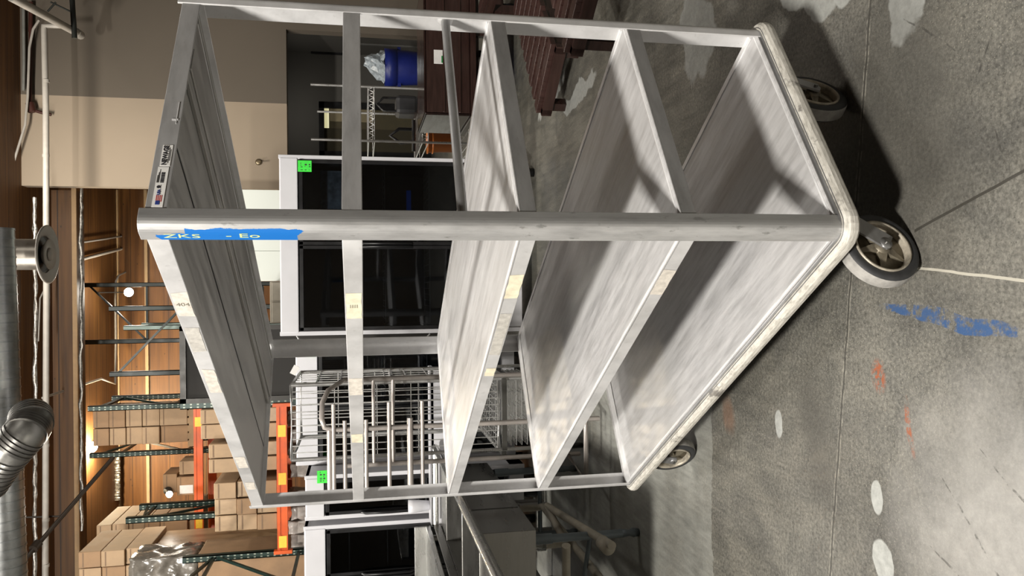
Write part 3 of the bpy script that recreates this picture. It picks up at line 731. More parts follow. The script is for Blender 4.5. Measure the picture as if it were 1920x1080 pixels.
# right stack on the upper beams
names = ['top', 'second', 'third', 'fourth', 'bottom']
def stack(pxs, ylr, Y, dep, cols, label, group, mats, zbase=None, fz=0.0, papers=()):
    zs = [zat(v, Y) if v > 20 else v for v in pxs]; xr = xat(ylr[0], Y, pxs[0]); xl = xat(ylr[1], Y, pxs[0])
    for i in range(len(zs)-1):
        for k in range(cols):
            xa = xl+(xr-xl)*k/cols; xb = xl+(xr-xl)*(k+1)/cols
            side = ('left' if k == 0 else 'right' if k == cols-1 else 'middle') if cols > 1 else ''
            nm = ['top','second','third','fourth','fifth','sixth'][i] if i < len(zs)-2 else 'bottom'
            j = random.uniform(-.03,.03)
            mt_ = random.choice(mats + [CARD, CARD_L])
            crate_box(xa+.007, xb-.007, Y+j, Y+dep+j, zs[i+1]+.002, zs[i]-.006, f'{nm} {side} {label}'.replace('  ', ' '), group, mt_, paper=(i,k) in papers)
SHINE = M_('wrapped cardboard', (.36,.25,.15), .32, 0, .22, 7, (1,1,.5), bump=.35)
zt = za
stack([171,202,233,264,297,za+.112], (770,838), RB+.12, .8, 2, 'carton of the wrapped stack standing right on the upper orange beam', 'cartons right on the upper beam', [SHINE, CARD_L])
pallet(xat(840,RB,345), xat(768,RB,345), RB+.1, RB+1.0, za+.0, 'wooden pallet under the right stack on the upper orange beam')
stack([176,205,236,267,296,za+.112], (985,1050), RB-.0+.06, 1.0, 2, 'carton of the large stack left on the upper orange beam', 'cartons left on the upper beam', [CARD_L, CARD, SHINE], papers=((3,1),))
pallet(xat(1050,RB,345), xat(960,RB,345), RB+.1, RB+1.0, za, 'wooden pallet under the left stack on the upper orange beam')
x0 = xat(930,RB,330); x1 = xat(905,RB,330); 
crate_box(xat(933,RB,330), xat(898,RB,330), RB+.1, RB+.6, za, zat(325,RB), 'small open-topped carton between the two stacks, lower one', 'small cartons on the upper beam', CARD, paper=True)
crate_box(xat(928,RB,310), xat(893,RB,310), RB+.12, RB+.6, zat(325,RB)+.003, zat(298,RB), 'small printed carton resting on another between the two stacks', 'small cartons on the upper beam', CARD)
crate_box(xat(893,RB,340), xat(868,RB,340), RB+.1, RB+.5, za, zat(330,RB), 'small carton nearest the lit rack upright', 'small cartons on the upper beam', CARD_L)
# stacks on the lower beams
stack([397,440,478,zb], (905,1000), RA+.02, .8, 3, 'brown carton of the left stack on the lower orange beam', 'cartons left on the lower beam', [SHINE, CARD])
stack([388,450,zb], (832,888), RA+.06, .8, 2, 'tall brown carton of the middle stack on the lower orange beam', 'cartons middle on the lower beam', [CARD_L, SHINE])
stack([372,420,466,zb], (768,826), RA+.08, .8, 2, 'pale wrapped carton of the right stack on the lower orange beam', 'cartons right on the lower beam', [PLASTIC, SHINE])
# far left loads
p0 = at(115, 1062, 10.8)
stack([142,185,230,275], (1035,1130), 10.6, .9, 3, 'carton of the stack at the far left edge below the ceiling', 'cartons at far left', [CARD_L, CARD])
MB_ = MB(); zz = zat(275,10.6); MB_.box((xat(1130,10.6,275),10.62,0), (xat(1035,10.6,275),11.5,zz))
tag(MB_.build('wrapped_load', SHINE, origin=(xat(1080,10.6,275),11,0), bevel=.03), 'tall wrapped load under the far left cartons', 'pallet load')
def lumpy(x0, x1, y0, y1, z0, z1, name, mt, label, cat, amp=.06, fr=4.0, group=None, res=14):
    b = MB(); bm = bmesh.new(); bmesh.ops.create_cube(bm, size=1); bmesh.ops.subdivide_edges(bm, edges=bm.edges, cuts=res, use_grid_fill=True)
    c = Vector(((x0+x1)/2,(y0+y1)/2,(z0+z1)/2)); s = Vector((x1-x0,y1-y0,z1-z0))
    vs = []
    for v in bm.verts:
        p = Vector((v.co.x*s.x, v.co.y*s.y, v.co.z*s.z)); d = noise.noise((p+c)*fr)*amp + noise.noise((p+c)*fr*2.7)*amp*.4
        n = v.co.normalized(); q = c + p - n*abs(d); q.z = max(z0, q.z); vs.append(q)
    b.add(vs, [[v.index for v in f.verts] for f in bm.faces], True); bm.free()
    return tag(b.build(name, mt, origin=(c.x,c.y,z0)), label, cat, group)
lumpy(xat(1100,10.0,330), xat(1040,10.0,330), 9.95, 10.5, zat(368,10.0)+.003, zat(238,10.0), 'wrapped_pallet_load', M_('grey film wrap', (.14,.125,.105), .25, 0, .4, 9, bump=.7), 'film-wrapped load with dark dents behind the near green upright', 'pallet load', .1, 3.5)
crate_box(xat(1100,10.0,330), xat(1040,10.0,330), 9.95, 10.5, 0, zat(368,10.0), 'tall brown carton supporting the film-wrapped load at far left', 'cartons at far left', CARD)
# bundles of pale bottles under the lower beam
k = 0
for i, yy in enumerate((785, 815, 845, 880, 930, 960, 985, 1012)):
    x = xat(yy, 9.85, 545)
    lumpy(x-.085, x+.085, 9.75, 9.98, 1.72, zat(536, 9.75)-(.03 if i % 2 else 0), 'wrapped_bottle_pack', PLASTIC,
          'shrink wrapped pale pack, ' + ['rightmost','second from the right','third from the right','fourth from the right','fifth from the right','third from the left','second from the left','leftmost'][i] + ' under the lower orange beam', 'bottle pack', .05, 7, 'pale packs under the lower beam', 7)
b = MB(); b.box((xat(1030,9.85,545),9.7,1.6), (xat(765,9.85,545),10.3,1.72)); 
for x in (xat(1025,9.85,545), xat(775,9.85,545)):
    for y in (9.75,10.25): b.box((x-.04,y-.04,0), (x+.04,y+.04,1.6))
tag(b.build('rack_deck', M_('worn plywood', (.3,.22,.14), .8), origin=(xat(900,9.85,545),10,0)), 'plywood rack deck carrying the pale packs', 'rack deck')

# ------------------------------------------------------------------ ceiling services
Y = 11.5
b = MB(); zc = zat(88, Y)
b.tube([at(120,48,Y), at(82,49,Y), at(83,56,Y), at(86,200,Y), at(87,540,Y), at(86,800,Y), at(85,1110,Y)], .04, 12)
for yy in (152,292,775,835,975,1060): q = at(86,yy,Y); b.tube([q-Vector((.02,0,0)), q+Vector((.02,0,0))], .045, 12)
tag(b.build('sprinkler_pipe', WPIPE, origin=at(86,540,Y)), 'long white sprinkler pipe running across below the timber ceiling', 'pipe')
b = MB(); b.tube([at(20,-6,9.5), at(152,66,11.8)], .05, 12); b.tube([at(142,60,11.6), at(151,66,11.8)], .06, 12)
tag(b.build('sprinkler_main', WPIPE, origin=at(80,30,10.5)), 'white pipe slanting down from the ceiling beside the grey wall', 'pipe')
b = MB(); b.tube([at(134,-20,11.3), at(140,72,11.3)], .035, 8); b.tube([at(95,4,11.3), at(133,22,11.3)], .012, 6); b.tube([at(105,4,11.3), at(89,22,11.3)], .012, 6)
tag(b.build('hanger_bracket', M_('black steel hanger', (.012,.014,.012), .5), origin=at(136,30,11.3)), 'black steel hanger bracket crossing the slanting white pipe', 'bracket')
b = MB(); b.tube([at(73,38,12.3), at(62,55,12.3), at(55,90,12.3), at(52,180,12.3), at(47,235,12.3), at(30,290,12.3), at(5,372,12.3), at(-5,400,12.3)], .018, 8)
tag(b.build('white_cable', WPIPE, origin=at(52,180,12.3)), 'thin white cable drooping along the top of the grey and beige wall', 'cable')
b = MB(); b.tube([at(44,12,12.4), at(45,120,12.4), at(44,170,12.4)], .022, 8)
tag(b.build('grey_conduit', M_('grey conduit', (.25,.25,.23), .5, .3), origin=at(45,90,12.4)), 'grey conduit hugging the ceiling edge above the grey wall', 'conduit')
b = MB(); b.tube([at(58,4,12.4), at(57,60,12.4)], .03, 8); b.tube([at(57,60,12.4), at(57,195,12.4), at(60,206,12.4), at(78,211,12.4), at(96,215,12.4)], .024, 8); b.tube([at(56,193,12.4), at(61,210,12.4)], .06, 10)
tag(b.build('red_pipe', REDPIPE, origin=at(57,100,12.4)), 'dark red pipe with elbow along the grey wall top', 'pipe')
def cline(pts, r, name, label, mt=WPIPE, z=6.22, cat='conduit', group=None):
    q = [fl(x, y, z) for x, y in pts]; b = MB().tube(q, r, 6); return tag(b.build(name, mt, origin=q[0]), label, cat, group)
cline([(112,460),(190,449),(300,431)], .02, 'ceiling_conduit', 'thin pale conduit running from behind the diffuser to the cart top')
cline([(110,496),(150,487),(215,470),(305,445)], .03, 'ceiling_conduit', 'thicker pale conduit fanning below the thin one')
cline([(330,478),(240,508),(222,517),(217,528),(216,560),(217,640),(216,720),(190,710),(80,746)], .02, 'ceiling_conduit', 'pale conduit with bends around the bright lamp frame', z=6.15)
cline([(104,500),(75,560),(72,640)], .012, 'ceiling_conduit', 'short thin conduit dropping left of the diffuser')
for i, (x, lab) in enumerate(((216,'upper pale seam strip across the timber ceiling'), (271,'lower pale seam strip across the timber ceiling'))):
    q0 = at(x, 355, 16.9); q1 = at(x, 1080, 16.9); b = MB().box((q1.x,16.95,q0.z-.03), (q0.x,17,min(q0.z+.03,CZ-.002))); tag(b.build('seam_strip', M_('pale wood strip', (.36,.25,.14), .6), origin=q0), lab, 'strip')
b = MB().box((at(141,1100,13.58).x,13.56,zat(145,13.58)-.0), (at(141,350,13.58).x,13.6,zat(140,13.58)+.03)); tag(b.build('beam_edge_strip', M_('pale beam edge', (.34,.22,.11), .6), origin=at(141,700,13.58)), 'pale edge strip under the timber beam', 'strip')
def foil(px, y0, y1, label, Y=None, w=.026):
    b = MB(); vs = []; n = 60
    for i in range(n+1):
        y = y0 + (y1-y0)*i/n; o = noise.noise(Vector((i*.35, px*.1, 0)))*3; ww = w*(1+.7*noise.noise(Vector((i*.9, 3, px))))
        q = at(px+o, y, Y); vs += [q+Vector((0,random.uniform(-.02,.02),ww)), q+Vector((0,-.03+random.uniform(-.02,.02),0)), q+Vector((0,random.uniform(-.02,.02),-ww))]
    b.add(vs, [(3*i+k,3*i+k+1,3*i+k+4,3*i+k+3) for i in range(n) for k in (0,1)], True)
    tag(b.build('foil_strip', FOIL, origin=at(px,(y0+y1)/2,Y)), label, 'foil strip')
foil(66, 370, 1080, 'crumpled silver foil strip crossing behind the white sprinkler pipe', 11.9)
foil(152, 345, 995, 'crumpled silver foil strip hanging along the lower edge of the timber beam', 13.4)
foil(220, 845, 938, 'short crumpled silver foil strip above the left stack of cartons', 16.7, .045)
# round ceiling diffuser on its drop duct
DY = 9.0
q = at(88, 477, DY)
t = thing('air_diffuser', q, 'round white ceiling air diffuser at the end of a vertical metal duct', 'diffuser')
b = MB()
b.lathe([(.16,.05),(.31,.0),(.315,-.012),(.29,-.02),(.2,.02)], q, (0,0,1), 48); b.build('outer_cone', WPIPE, t)
MB().lathe([(.05,-.02),(.16,-.035),(.165,-.025),(.09,.03)], q, (0,0,1), 40).build('inner_cone', WPIPE, t)
MB().lathe([(0,-.05),(.06,-.045),(.07,-.03),(.0,.0)], q, (0,0,1), 32).build('centre_cone', WPIPE, t)
MB().lathe([(0,.04),(.2,.04)], q, (0,0,1), 32).build('dark_throat', BLACK, t)
b = MB(); b.lathe([(.165,.04),(.165,CZ-q.z)], q, (0,0,1), 40); b.lathe([(.168,.3),(.172,.31),(.168,.32)], q, (0,0,1), 40); b.lathe([(.168,.36),(.172,.37),(.168,.38)], q, (0,0,1), 40)
b.build('drop_duct', M_('satin metal duct', (.34,.31,.27), .35, .8, .1, 5), t)
# spiral duct across the top and ribbed branch
b = MB(); p0 = at(-12, 430, 8.0); p1 = at(14, 1130, 8.0); d = (p1-p0)
b.tube([p0, p1], .17, 28)
t = thing('spiral_duct', (p0+p1)/2, 'big galvanised spiral duct along the top left edge of the ceiling', 'duct')
b.build('duct_body', GALV, t)
b = MB(); N = 40
for i in range(N):
    c = p0 + d*(i/N); b.tube([c-d.normalized()*.008, c+d.normalized()*.008], .175, 24)
b.build('spiral_seam', M_('galvanised seam', (.25,.26,.26), .35, .85), t)
pts = [at(-25,905,7.5), at(0,868,7.4), at(25,838,7.3), at(48,812,7.3), at(58,795,7.4), at(58,780,7.55)]
t = thing('ribbed_duct', pts[2], 'ribbed metal branch duct with elbow crossing the spiral duct', 'duct')
MB().tube(pts, .17, 24).build('duct_body', M_('dull branch duct', (.22,.215,.2), .4, .8, .2, 9), t)
b = MB()
for i in range(len(pts)-1):
    for k in range(4):
        c = pts[i].lerp(pts[i+1], k/4); dd = (pts[i+1]-pts[i]).normalized(); b.tube([c-dd*.012, c+dd*.012], .178, 24)
b.build('rib', M_('duct rib', (.16,.155,.145), .4, .8), t)
# black sloping pipe with hanger
b = MB(); q0 = at(44,1052,11); q1 = at(212,858,12.2); b.tube([q0,q1], .03, 8); b.tube([at(62,1030,11.1), at(72,1018,11.2)], .06, 10)
b.tube([at(44,970,11.6), at(112,968,11.6)], .014, 6)
tag(b.build('sloping_pipe', M_('dark iron pipe', (.03,.022,.016), .5, .3), origin=q0), 'dark iron pipe sloping down from the left ceiling to the lit boxes', 'pipe')
# lamps
def lamp(px, py, Y, r, label, mt, drop=True):
    q = at(px, py, Y); t = thing('high_bay_lamp', q, label, 'lamp')
    MB().lathe([(0,.0),(r,.0),(r*.98,.02),(0,.03)], q-Vector((0,.02,0)), (0,-1,-.35), 24).build('lens', mt, t)
    b = MB(); b.lathe([(r*1.03,-.01),(r*1.1,.01),(r*.8,.12),(.06,.2),(0,.2)], q, (0,1,.35), 24)
    if drop: b.tube([q+Vector((0,.18,.05)), Vector((q.x,q.y+.18,CZ-.01))], .012, 6)
    b.build('housing', DGREY, t)
    return q
L1 = lamp(242, 548, 15.5, .08, 'bright white high bay lamp among the dark rack frames', LAMP)
L2 = lamp(318, 926, 11.9, .045, 'small lit lamp in front of the cartons on the upper beam', LAMP_S, False)
L3 = lamp(172, 838, 15.4, .1, 'lit high bay lamp hidden behind the right carton stack', LAMP)

# ------------------------------------------------------------------ right side: wire shelving, bin, brown furniture
WY = 8.0
xr = xat(161, WY, 650); xl = xat(263, WY, 650); zt = zat(586, WY); dep = 1.2
t = thing('wire_shelving', ((xl+xr)/2, WY, 0), 'chrome wire shelving unit in front of the alcove, right of the two-door refrigerator', 'shelving')
for x in (xl, xr):
    for y in (WY, WY+dep): 
        b = MB().tube([(x,y,0), (x,y,zt)], .0125, 8)
        for k in range(int(zt/.1)): b.tube([(x,y,k*.1-.002), (x,y,k*.1+.002)], .014, 8)
        b.build('post', CHROME, t)
for z in (zat(694,WY), zat(795,WY), zat(882,WY)):
    b = MB()
    for z2 in (z, z-.06):
        b.tube([(xl,WY,z2),(xr,WY,z2)], .006, 6); b.tube([(xl,WY+dep,z2),(xr,WY+dep,z2)], .006, 6); b.tube([(xl,WY,z2),(xl,WY+dep,z2)], .006, 6); b.tube([(xr,WY,z2),(xr,WY+dep,z2)], .006, 6)
    n = 10
    for k in range(n):
        xa = xl+(xr-xl)*k/n; xb = xl+(xr-xl)*(k+1)/n; b.tube([(xa,WY,z-.06),((xa+xb)/2,WY,z),(xb,WY,z-.06)], .004, 5)
    for k in range(18): yy = WY+dep*k/17; b.bar((xl,yy,z+.004), (xr,yy,z+.004), .004, .004)
    for k in range(5): xa = xl+(xr-xl)*k/4; b.bar((xa,WY,z), (xa,WY+dep,z), .006, .006)
    b.build('wire_shelf', CHROME, t)
# things on the wire shelves
z1 = zat(694,WY)
q = Vector((xat(190,WY+.3,715), WY+.3, z1+.012))
zz2 = zat(795,WY)
t = thing('tool_bag', Vector((q.x,q.y,zz2+.01)), 'black bag with looped handle on the middle wire shelf', 'bag')
z = zz2+.01; b = MB(); 
b.cbox((q.x-.03,q.y+.1,z+.13), (.2,.3,.24)); b.build('bag_body', M_('black bag fabric', (.025,.025,.027), .5), t, bevel=.04)
MB().tube([(q.x-.1,q.y,z+.22),(q.x-.1,q.y,z+.38),(q.x-.03,q.y,z+.45),(q.x+.04,q.y,z+.38),(q.x+.04,q.y,z+.22)], .014, 8).build('handle', BLACK, t)
b = MB(); x = xat(230,WY+.5,760)-.0; 
b.tube([(x,WY+.85,zz2+.03),(x,WY+.85,zz2+.2),(x-.08,WY+.85,zz2+.3),(x-.16,WY+.85,zz2+.18),(x-.14,WY+.85,zz2+.032)], .02, 8); b.tube([(x+.1,WY+.8,zz2+.035),(x-.25,WY+.855,zz2+.035)], .022, 8)
tag(b.build('coiled_hose', BLACK, origin=(x,WY+.5,zz2)), 'black coiled hose lying beside the bag on the middle wire shelf', 'hose')
z3 = zat(882,WY)+.012
for i, (yy, hh, lab) in enumerate(((222, .3, 'orange plastic tub nearer the right on the low wire shelf'), (250, .34, 'orange plastic tub nearer the refrigerator on the low wire shelf'))):
    x = xat(yy, WY+.4, 820); t = thing('orange_tub', (x,WY+.45+.45*i,z3), lab, 'tub')
    c = Vector((x,WY+.45+.45*i,z3)); MB().lathe([(0,0),(.1,0),(.13,hh),(.14,hh),(.14,hh+.015),(.12,hh+.015),(.115,.02),(0,.02)], c, (0,0,1), 24).build('tub_body', ORPL, t)
    MB().lathe([(.132,hh-.06),(.142,hh-.05),(.132,hh-.04)], c, (0,0,1), 24).build('rim_band', ORPL, t)
# blue bin with bag
BYY = 11.6
c = at(722, 116, BYY); rr = abs(xat(80,BYY,740)-xat(150,BYY,740))/2
t = thing('rubbish_bin', (c.x, BYY+rr, 0), 'dark blue round rubbish bin with clear liner in front of the alcove', 'bin')
cc = Vector((c.x, BYY+rr, 0)); zt = c.z
MB().lathe([(0,.12),(rr*.82,.12),(rr*.95,zt-.2),(rr*.95,zt-.18),(rr,zt-.18),(rr,zt),(rr*.95,zt),(rr*.93,zt-.05),(0,zt-.05)], cc, (0,0,1), 40).build('bin_body', BLUE, t)
b = MB()

b.cbox((cc.x-rr*.98,cc.y,zt-.22), (.05,.14,.05)); b.cbox((cc.x+rr*.98,cc.y,zt-.22), (.05,.14,.05)); b.build('bin_handle', BLUE, t)
b = MB().lathe([(0,.06),(rr*.8,.06),(rr*.8,.12),(0,.12)], cc, (0,0,1), 30)
for k in range(5): a = 2*pi*k/5; b.lathe([(0,-.02),(.035,-.02),(.035,.02),(0,.02)], cc+Vector((cos(a)*rr*.6, sin(a)*rr*.6, .035)), (cos(a+1),sin(a+1),0), 12)
b.build('wheeled_dolly', BLACK, t)
q0 = Vector((cc.x-.06, cc.y-.1, zt))
pts = []; b = MB(); n = 18; m = 7; vs = []
for j in range(m):
    h = j/(m-1)
    for k in range(n):
        a = 2*pi*k/n; r0 = rr*(.9*(1-h)+.24*h)*(1+.3*noise.noise(Vector((cos(a)*2,sin(a)*2,h*4)))); vs.append(cc+Vector((.08*h+.0+r0*cos(a), r0*sin(a), zt+.0+h*.29+.05*noise.noise(Vector((a*2,h*3,7))))))
fs = [(j*n+k, j*n+(k+1) % n, (j+1)*n+(k+1) % n, (j+1)*n+k) for j in range(m-1) for k in range(n)] + [tuple((m-1)*n+k for k in range(n))]
b.add(vs, fs, False); b.build('clear_liner', BAG, t)

# big brown cabinet on castors (front panel, rounded corner, green notice)
BY = 6.6
p0 = at(796, 214, BY); p1 = at(880, -40, BY)
t = thing('brown_cabinet', ((p0.x+p1.x)/2, BY, 0), 'glossy dark brown cabinet with green and white notice in front of the blue bin', 'cabinet')
xl, xr, zt, zb_ = p0.x, p1.x, p0.z, p1.z
b = MB(); b.box((xl,BY,zb_), (xr,BY+.03,zt)); b.box((xl,BY,zb_), (xl+.03,BY+.8,zt)); b.box((xr-.03,BY,zb_), (xr,BY+.8,zt)); b.box((xl,BY,zt-.03), (xr,BY+.8,zt)); b.build('body', BROWN, t, bevel=.012)
b = MB()
for z in (zb_+.08, zb_+.22): b.box((xl+.02,BY-.012,z), (xr,BY,z+.02))
b.box((xl-.02,BY-.03,zb_-.05), (xr,BY+.8,zb_)); b.build('moulding', BROWN, t, bevel=.006)
b = MB(); zl = zb_-.05
for x in (xl+.1, xl+.75, xr-.1):
    for y in (BY+.08, BY+.7): b.box((x-.035,y-.035,.13), (x+.035,y+.035,zl))
b.box((xl+.05,BY+.05,.13), (xr,BY+.75,.2)); b.box((xl+.1,BY+.4,.3), (xr,BY+.43,zl)); b.build('leg_frame', BROWN, t, bevel=.005)
q = at(829, 106, BY-.02)
s = MB().box((q.x-.06,BY-.006,q.z-.06), (q.x+.06,BY-.002,q.z+.07)); s = s.build('notice', PAPER, t); s['label'] = 'white notice with green block'
MB().box((q.x-.05,BY-.008,q.z-.045), (q.x+.01,BY-.0062,q.z+.005)).build('green_block', M_('green print', (.01,.18,.04), .5), s)
for x in (xl+.14, xr-.2):
    k = MB(); k.lathe([(0,-.022),(.05,-.022),(.062,-.012),(.062,.012),(.05,.022),(0,.022)], (x,BY+.1,.062), (1,.2,0), 24); k.box((x-.03,BY+.07,.07), (x+.03,BY+.13,.14)); k.build('castor', BLACK, t)
# slatted brown panels stacked low, running into the right edge
def slat_bench(P, rz, w, d, h, label, nsl=7, knobs=True):
    t = thing('slatted_bench', P, label, 'bench', 'brown slatted benches'); R_ = Matrix.Rotation(rz, 3, 'Z'); P = Vector(P)
    def W(x, y, z): return P + R_ @ Vector((x,y,z))
    for i in range(nsl):
        x = w*(i+.5)/nsl; b = MB(); b.cbox(W(x, d/2, h-.02), (w/nsl*.6, d, .035), rz); b.build('slat', BROWN2, t, bevel=.004)
    b = MB(); b.cbox(W(w/2,.03,h-.07), (w,.04,.07), rz); b.cbox(W(w/2,d-.03,h-.07), (w,.04,.07), rz); b.cbox(W(.02,d/2,h-.07), (.04,d,.07), rz); b.cbox(W(w-.02,d/2,h-.07), (.04,d,.07), rz)
    b.build('frame', BROWN, t)
    for x in (.05, w-.05):
        for y in (.06, d-.06): MB().cbox(W(x,y,(h-.1)/2+.0), (.06,.06,h-.1), rz).build('leg', BROWN, t)
    b = MB()
    for (x, y) in ((w*.3,d*.3),(w*.36,d*.36),(w*.42,d*.3),(w*.36,d*.24),(w*.36,d*.3)):
        c = W(x,y,h-.002); b.lathe([(0,0),(.016,.0),(.02,.012),(.012,.024),(0,.026)], c, (0,0,1), 10)
    if knobs: b.build('metal_knob', CHROME, t)
    for yy in (d*.3, d*.7): MB().cbox(W(w/2,yy,h-.05), (w*.96,.1,.02), rz).build('cream_batten', CREAM, t)
    return t
slat_bench(fl(1095,86,.0)+Vector((.0,.05,0)), radians(38), 1.3, .55, .2, 'low dark brown slatted bench standing nearest the cart', 9)
slat_bench(fl(1225,8,.0)+Vector((.25,.05,0)), radians(36), 1.2, .6, .30, 'dark brown slatted bench at the right edge nearest the camera', 9)
slat_bench(fl(1010,60,.0)+Vector((.3,-.12,0)), radians(10), 1.3, .5, .42, 'taller dark brown slatted bench just before the brown cabinet', 9)

# ------------------------------------------------------------------ left side: steel sink, table, wire goods
# long sink seen from its end
SX, SXL = -1.2, -1.72
sk = thing('steel_sink', (-1.4, 4.6, 0), 'long stainless steel sink with rolled rim on blue grey legs left of the cart', 'sink')
Y0, Y1 = 3.7, 5.2
zr, zb2 = .885, .55
b = MB(); th = .004
b.box((SX-th,Y0,zb2), (SX,Y1,zr-.05)); b.box((SXL,Y0,zb2), (SXL+th,Y1,zr-.05)); b.box((SXL,Y0,zb2), (SX,Y0+th,zr-.05)); b.box((SXL,Y1-th,zb2), (SX,Y1,zr-.05)); b.box((SXL,Y0,zb2), (SX,Y1,zb2+th))
b.box((SXL,Y0+.74,zb2), (SX,Y0+.78,zr-.06)); b.build('bowl', STEEL, sk, bevel=.006)
b = MB(); b.box((SX-.0002,Y0+.4,zb2+.01), (SX+.0025,Y0+.408,zr-.06)); b.build('bowl_seam', M_('dark seam', (.08,.08,.075), .5, .5), sk)
b = MB(); b.box((SXL-.02,2.75,zr-.05), (SXL+.0,5.58,zr)); b.box((SX-.02,2.75,zr-.055), (SX+.03,5.58,zr-.035)); b.box((SXL,2.75,zr-.07), (SX,Y0,zr-.055)); b.box((SXL,Y1,zr-.07), (SX,5.58,zr-.055)); b.build('drainboard', STEEL, sk, bevel=.004)
b = MB(); b.tube([(SX+.045,2.9,zr-.015),(SX+.045,5.6,zr-.015)], .021, 12); b.tube([(SX+.045,5.6,zr-.015),(SXL,5.6,zr-.015)], .021, 12)
b.build('rolled_rim', STEEL_L, sk)
for (lx, ly) in ((-1.262,3.74),(-1.62,3.9),(-1.2,4.9),(-1.62,4.9)):
    b = MB(); b.tube([(lx,ly,.09),(lx,ly,zb2)], .021, 14); b.tube([(lx,ly,zb2-.09),(lx,ly,zb2)], .026, 14); b.lathe([(0,0),(.02,0),(.024,.03),(.016,.05),(.022,.09),(0,.09)], (lx,ly,0), (0,0,1), 14)
    b.build('leg', LEGGREY, sk)
b = MB(); b.tube([(-1.2,4.9,.25),(-1.62,4.9,.25)], .014, 10); b.build('cross_brace', LEGGREY, sk); MB().tube([(-1.262,3.74,.26),(-1.62,3.9,.26)], .012, 10).build('cross_brace', LEGGREY, sk)
b = MB()
for yy in (4.05,4.75): b.lathe([(0,.03),(.05,.03),(.05,0),(.03,-.03),(.03,-.1),(0,-.1)], (-1.4,yy,zb2-.03), (0,0,1), 18)
b.build('drain_cup', STEEL_L, sk)
b = MB(); b.tube([(-1.4,4.05,.46),(-1.4,4.05,.34),(-1.38,4.1,.31),(-1.32,4.5,.30)], .021, 12); b.tube([(-1.4,4.75,.46),(-1.4,4.75,.3),(-1.38,4.7,.28),(-1.5,3.2,.2)], .021, 12); b.tube([(-1.22,3.5,.45),(-1.5,3.62,.42),(-1.9,3.6,.4)], .021, 12)
b.tube([(-1.32,4.5,.30),(-1.22,3.45,.24)], .021, 12); b.lathe([(0,-.04),(.034,-.04),(.034,.04),(0,.04)], (-1.24,3.52,.25), (.1,1,.1), 14); b.build('drain_pipe', PVC, sk)
# steel table behind the sink, upturned back
tb = thing('steel_table', (-2.1, 4.9, 0), 'stainless steel work table with upturned edge left of the sink', 'table')
b = MB(); xa, xb = -2.25, -1.76; b.box((xa,3.4,.9), (xb,5.7,.935)); b.build('table_top', STEEL_L, tb, bevel=.006)
b = MB(); b.box((xa-.02,3.4,.9), (xa,5.7,1.08)); b.box((xa,5.68,.9), (xb,5.7,1.02)); b.build('upturned_edge', STEEL_L, tb, bevel=.003)
for x in (xa+.06, xb-.06):
    for y in (3.5,5.6): MB().tube([(x,y,0),(x,y,.9)], .02, 10).build('leg', STEEL, tb)
b = MB(); b.box((xa+.05,3.5,.3), (xb-.05,5.6,.32)); b.build('undershelf', STEEL, tb)
# white bench edge in front of the refrigerators
q0 = at(806, 690, 5.7); q1 = at(838, 986, 5.7)
wb = thing('white_counter', ((q0.x+q1.x)/2, 5.75, 0), 'narrow white counter with tall front edge before the left refrigerators', 'counter')
b = MB(); b.box((q1.x,5.7,q1.z), (q0.x,5.74,q0.z)); b.box((q1.x,5.7,q0.z-.03), (q0.x,5.9,q0.z)); b.build('counter_top', WHITE, wb, bevel=.006)
b = MB()
for x in (q1.x+.08, q0.x-.08): b.box((x-.025,5.74,0), (x+.025,5.79,q0.z-.03)); b.box((x-.025,5.84,0), (x+.025,5.89,q0.z-.03)); b.box((x-.02,5.78,.2), (x+.02,5.85,.24))
b.build('leg', GREYPL, wb)
b = MB(); cx = xat(958, 5.85, 800)
b.lathe([(0,0),(.035,0),(.05,.12),(.05,.16),(0,.16)], (cx+.05,5.82,q0.z+.002), (0,0,1), 20)
tag(b.build('white_cup', WHITE, origin=(cx+.05,5.82,q0.z)), 'white plastic cup on the narrow counter end', 'cup')

# ---- tall wire cage trolley
def grid(mb, o, ex, ey, nx, ny, r=.004):
    o, ex, ey = Vector(o), Vector(ex), Vector(ey)
    for i in range(nx+1): mb.bar(o+ex*(i/nx), o+ex*(i/nx)+ey, r*1.6, r*1.6, up=ex.cross(ey))
    for j in range(ny+1): mb.bar(o+ey*(j/ny), o+ey*(j/ny)+ex, r*1.6, r*1.6, up=ex.cross(ey))
q0 = at(545, 662, 5.2); q1 = at(545, 725, 4.6); xr_, xl_ = -.5, -1.02
tr = thing('wire_trolley', (-.75, 4.9, 0), 'tall chrome wire cage trolley left of the two-door refrigerator', 'trolley')
Ya, Yb, zt = 4.72, 5.45, zat(545, 4.75)
xr_ = xat(722, Ya, 560); xl_ = xat(862, Ya, 560)
b = MB()
for (x, y) in ((xl_,Ya),(xr_,Ya),(xl_,Yb),(xr_,Yb)): b.tube([(x,y,.12),(x,y,zt)], .012, 8)
for z in (.55, zt, 1.2): 
    b.tube([(xl_,Ya,z),(xr_,Ya,z),(xr_,Yb,z),(xl_,Yb,z)], .01, 8, closed=True)
b.build('tube_frame', CHROME, tr)
b = MB(); grid(b, (xl_,Ya,.55), (xr_-xl_,0,0), (0,0,zt-.55), 11, 5, .003); grid(b, (xr_,Ya,.55), (0,Yb-Ya,0), (0,0,zt-.55), 6, 9, .0035); b.build('side_grid', CHROME, tr)
b = MB(); grid(b, (xl_,Ya,.56), (xr_-xl_,0,0), (0,Yb-Ya,0), 10, 10, .0035); grid(b, (xl_,Ya,1.2), (xr_-xl_,0,0), (0,Yb-Ya,0), 12, 6, .0035); grid(b, (xl_,Yb,.55), (xr_-xl_,0,0), (0,0,zt-.55), 6, 5, .0035); b.build('shelf_grid', CHROME, tr)
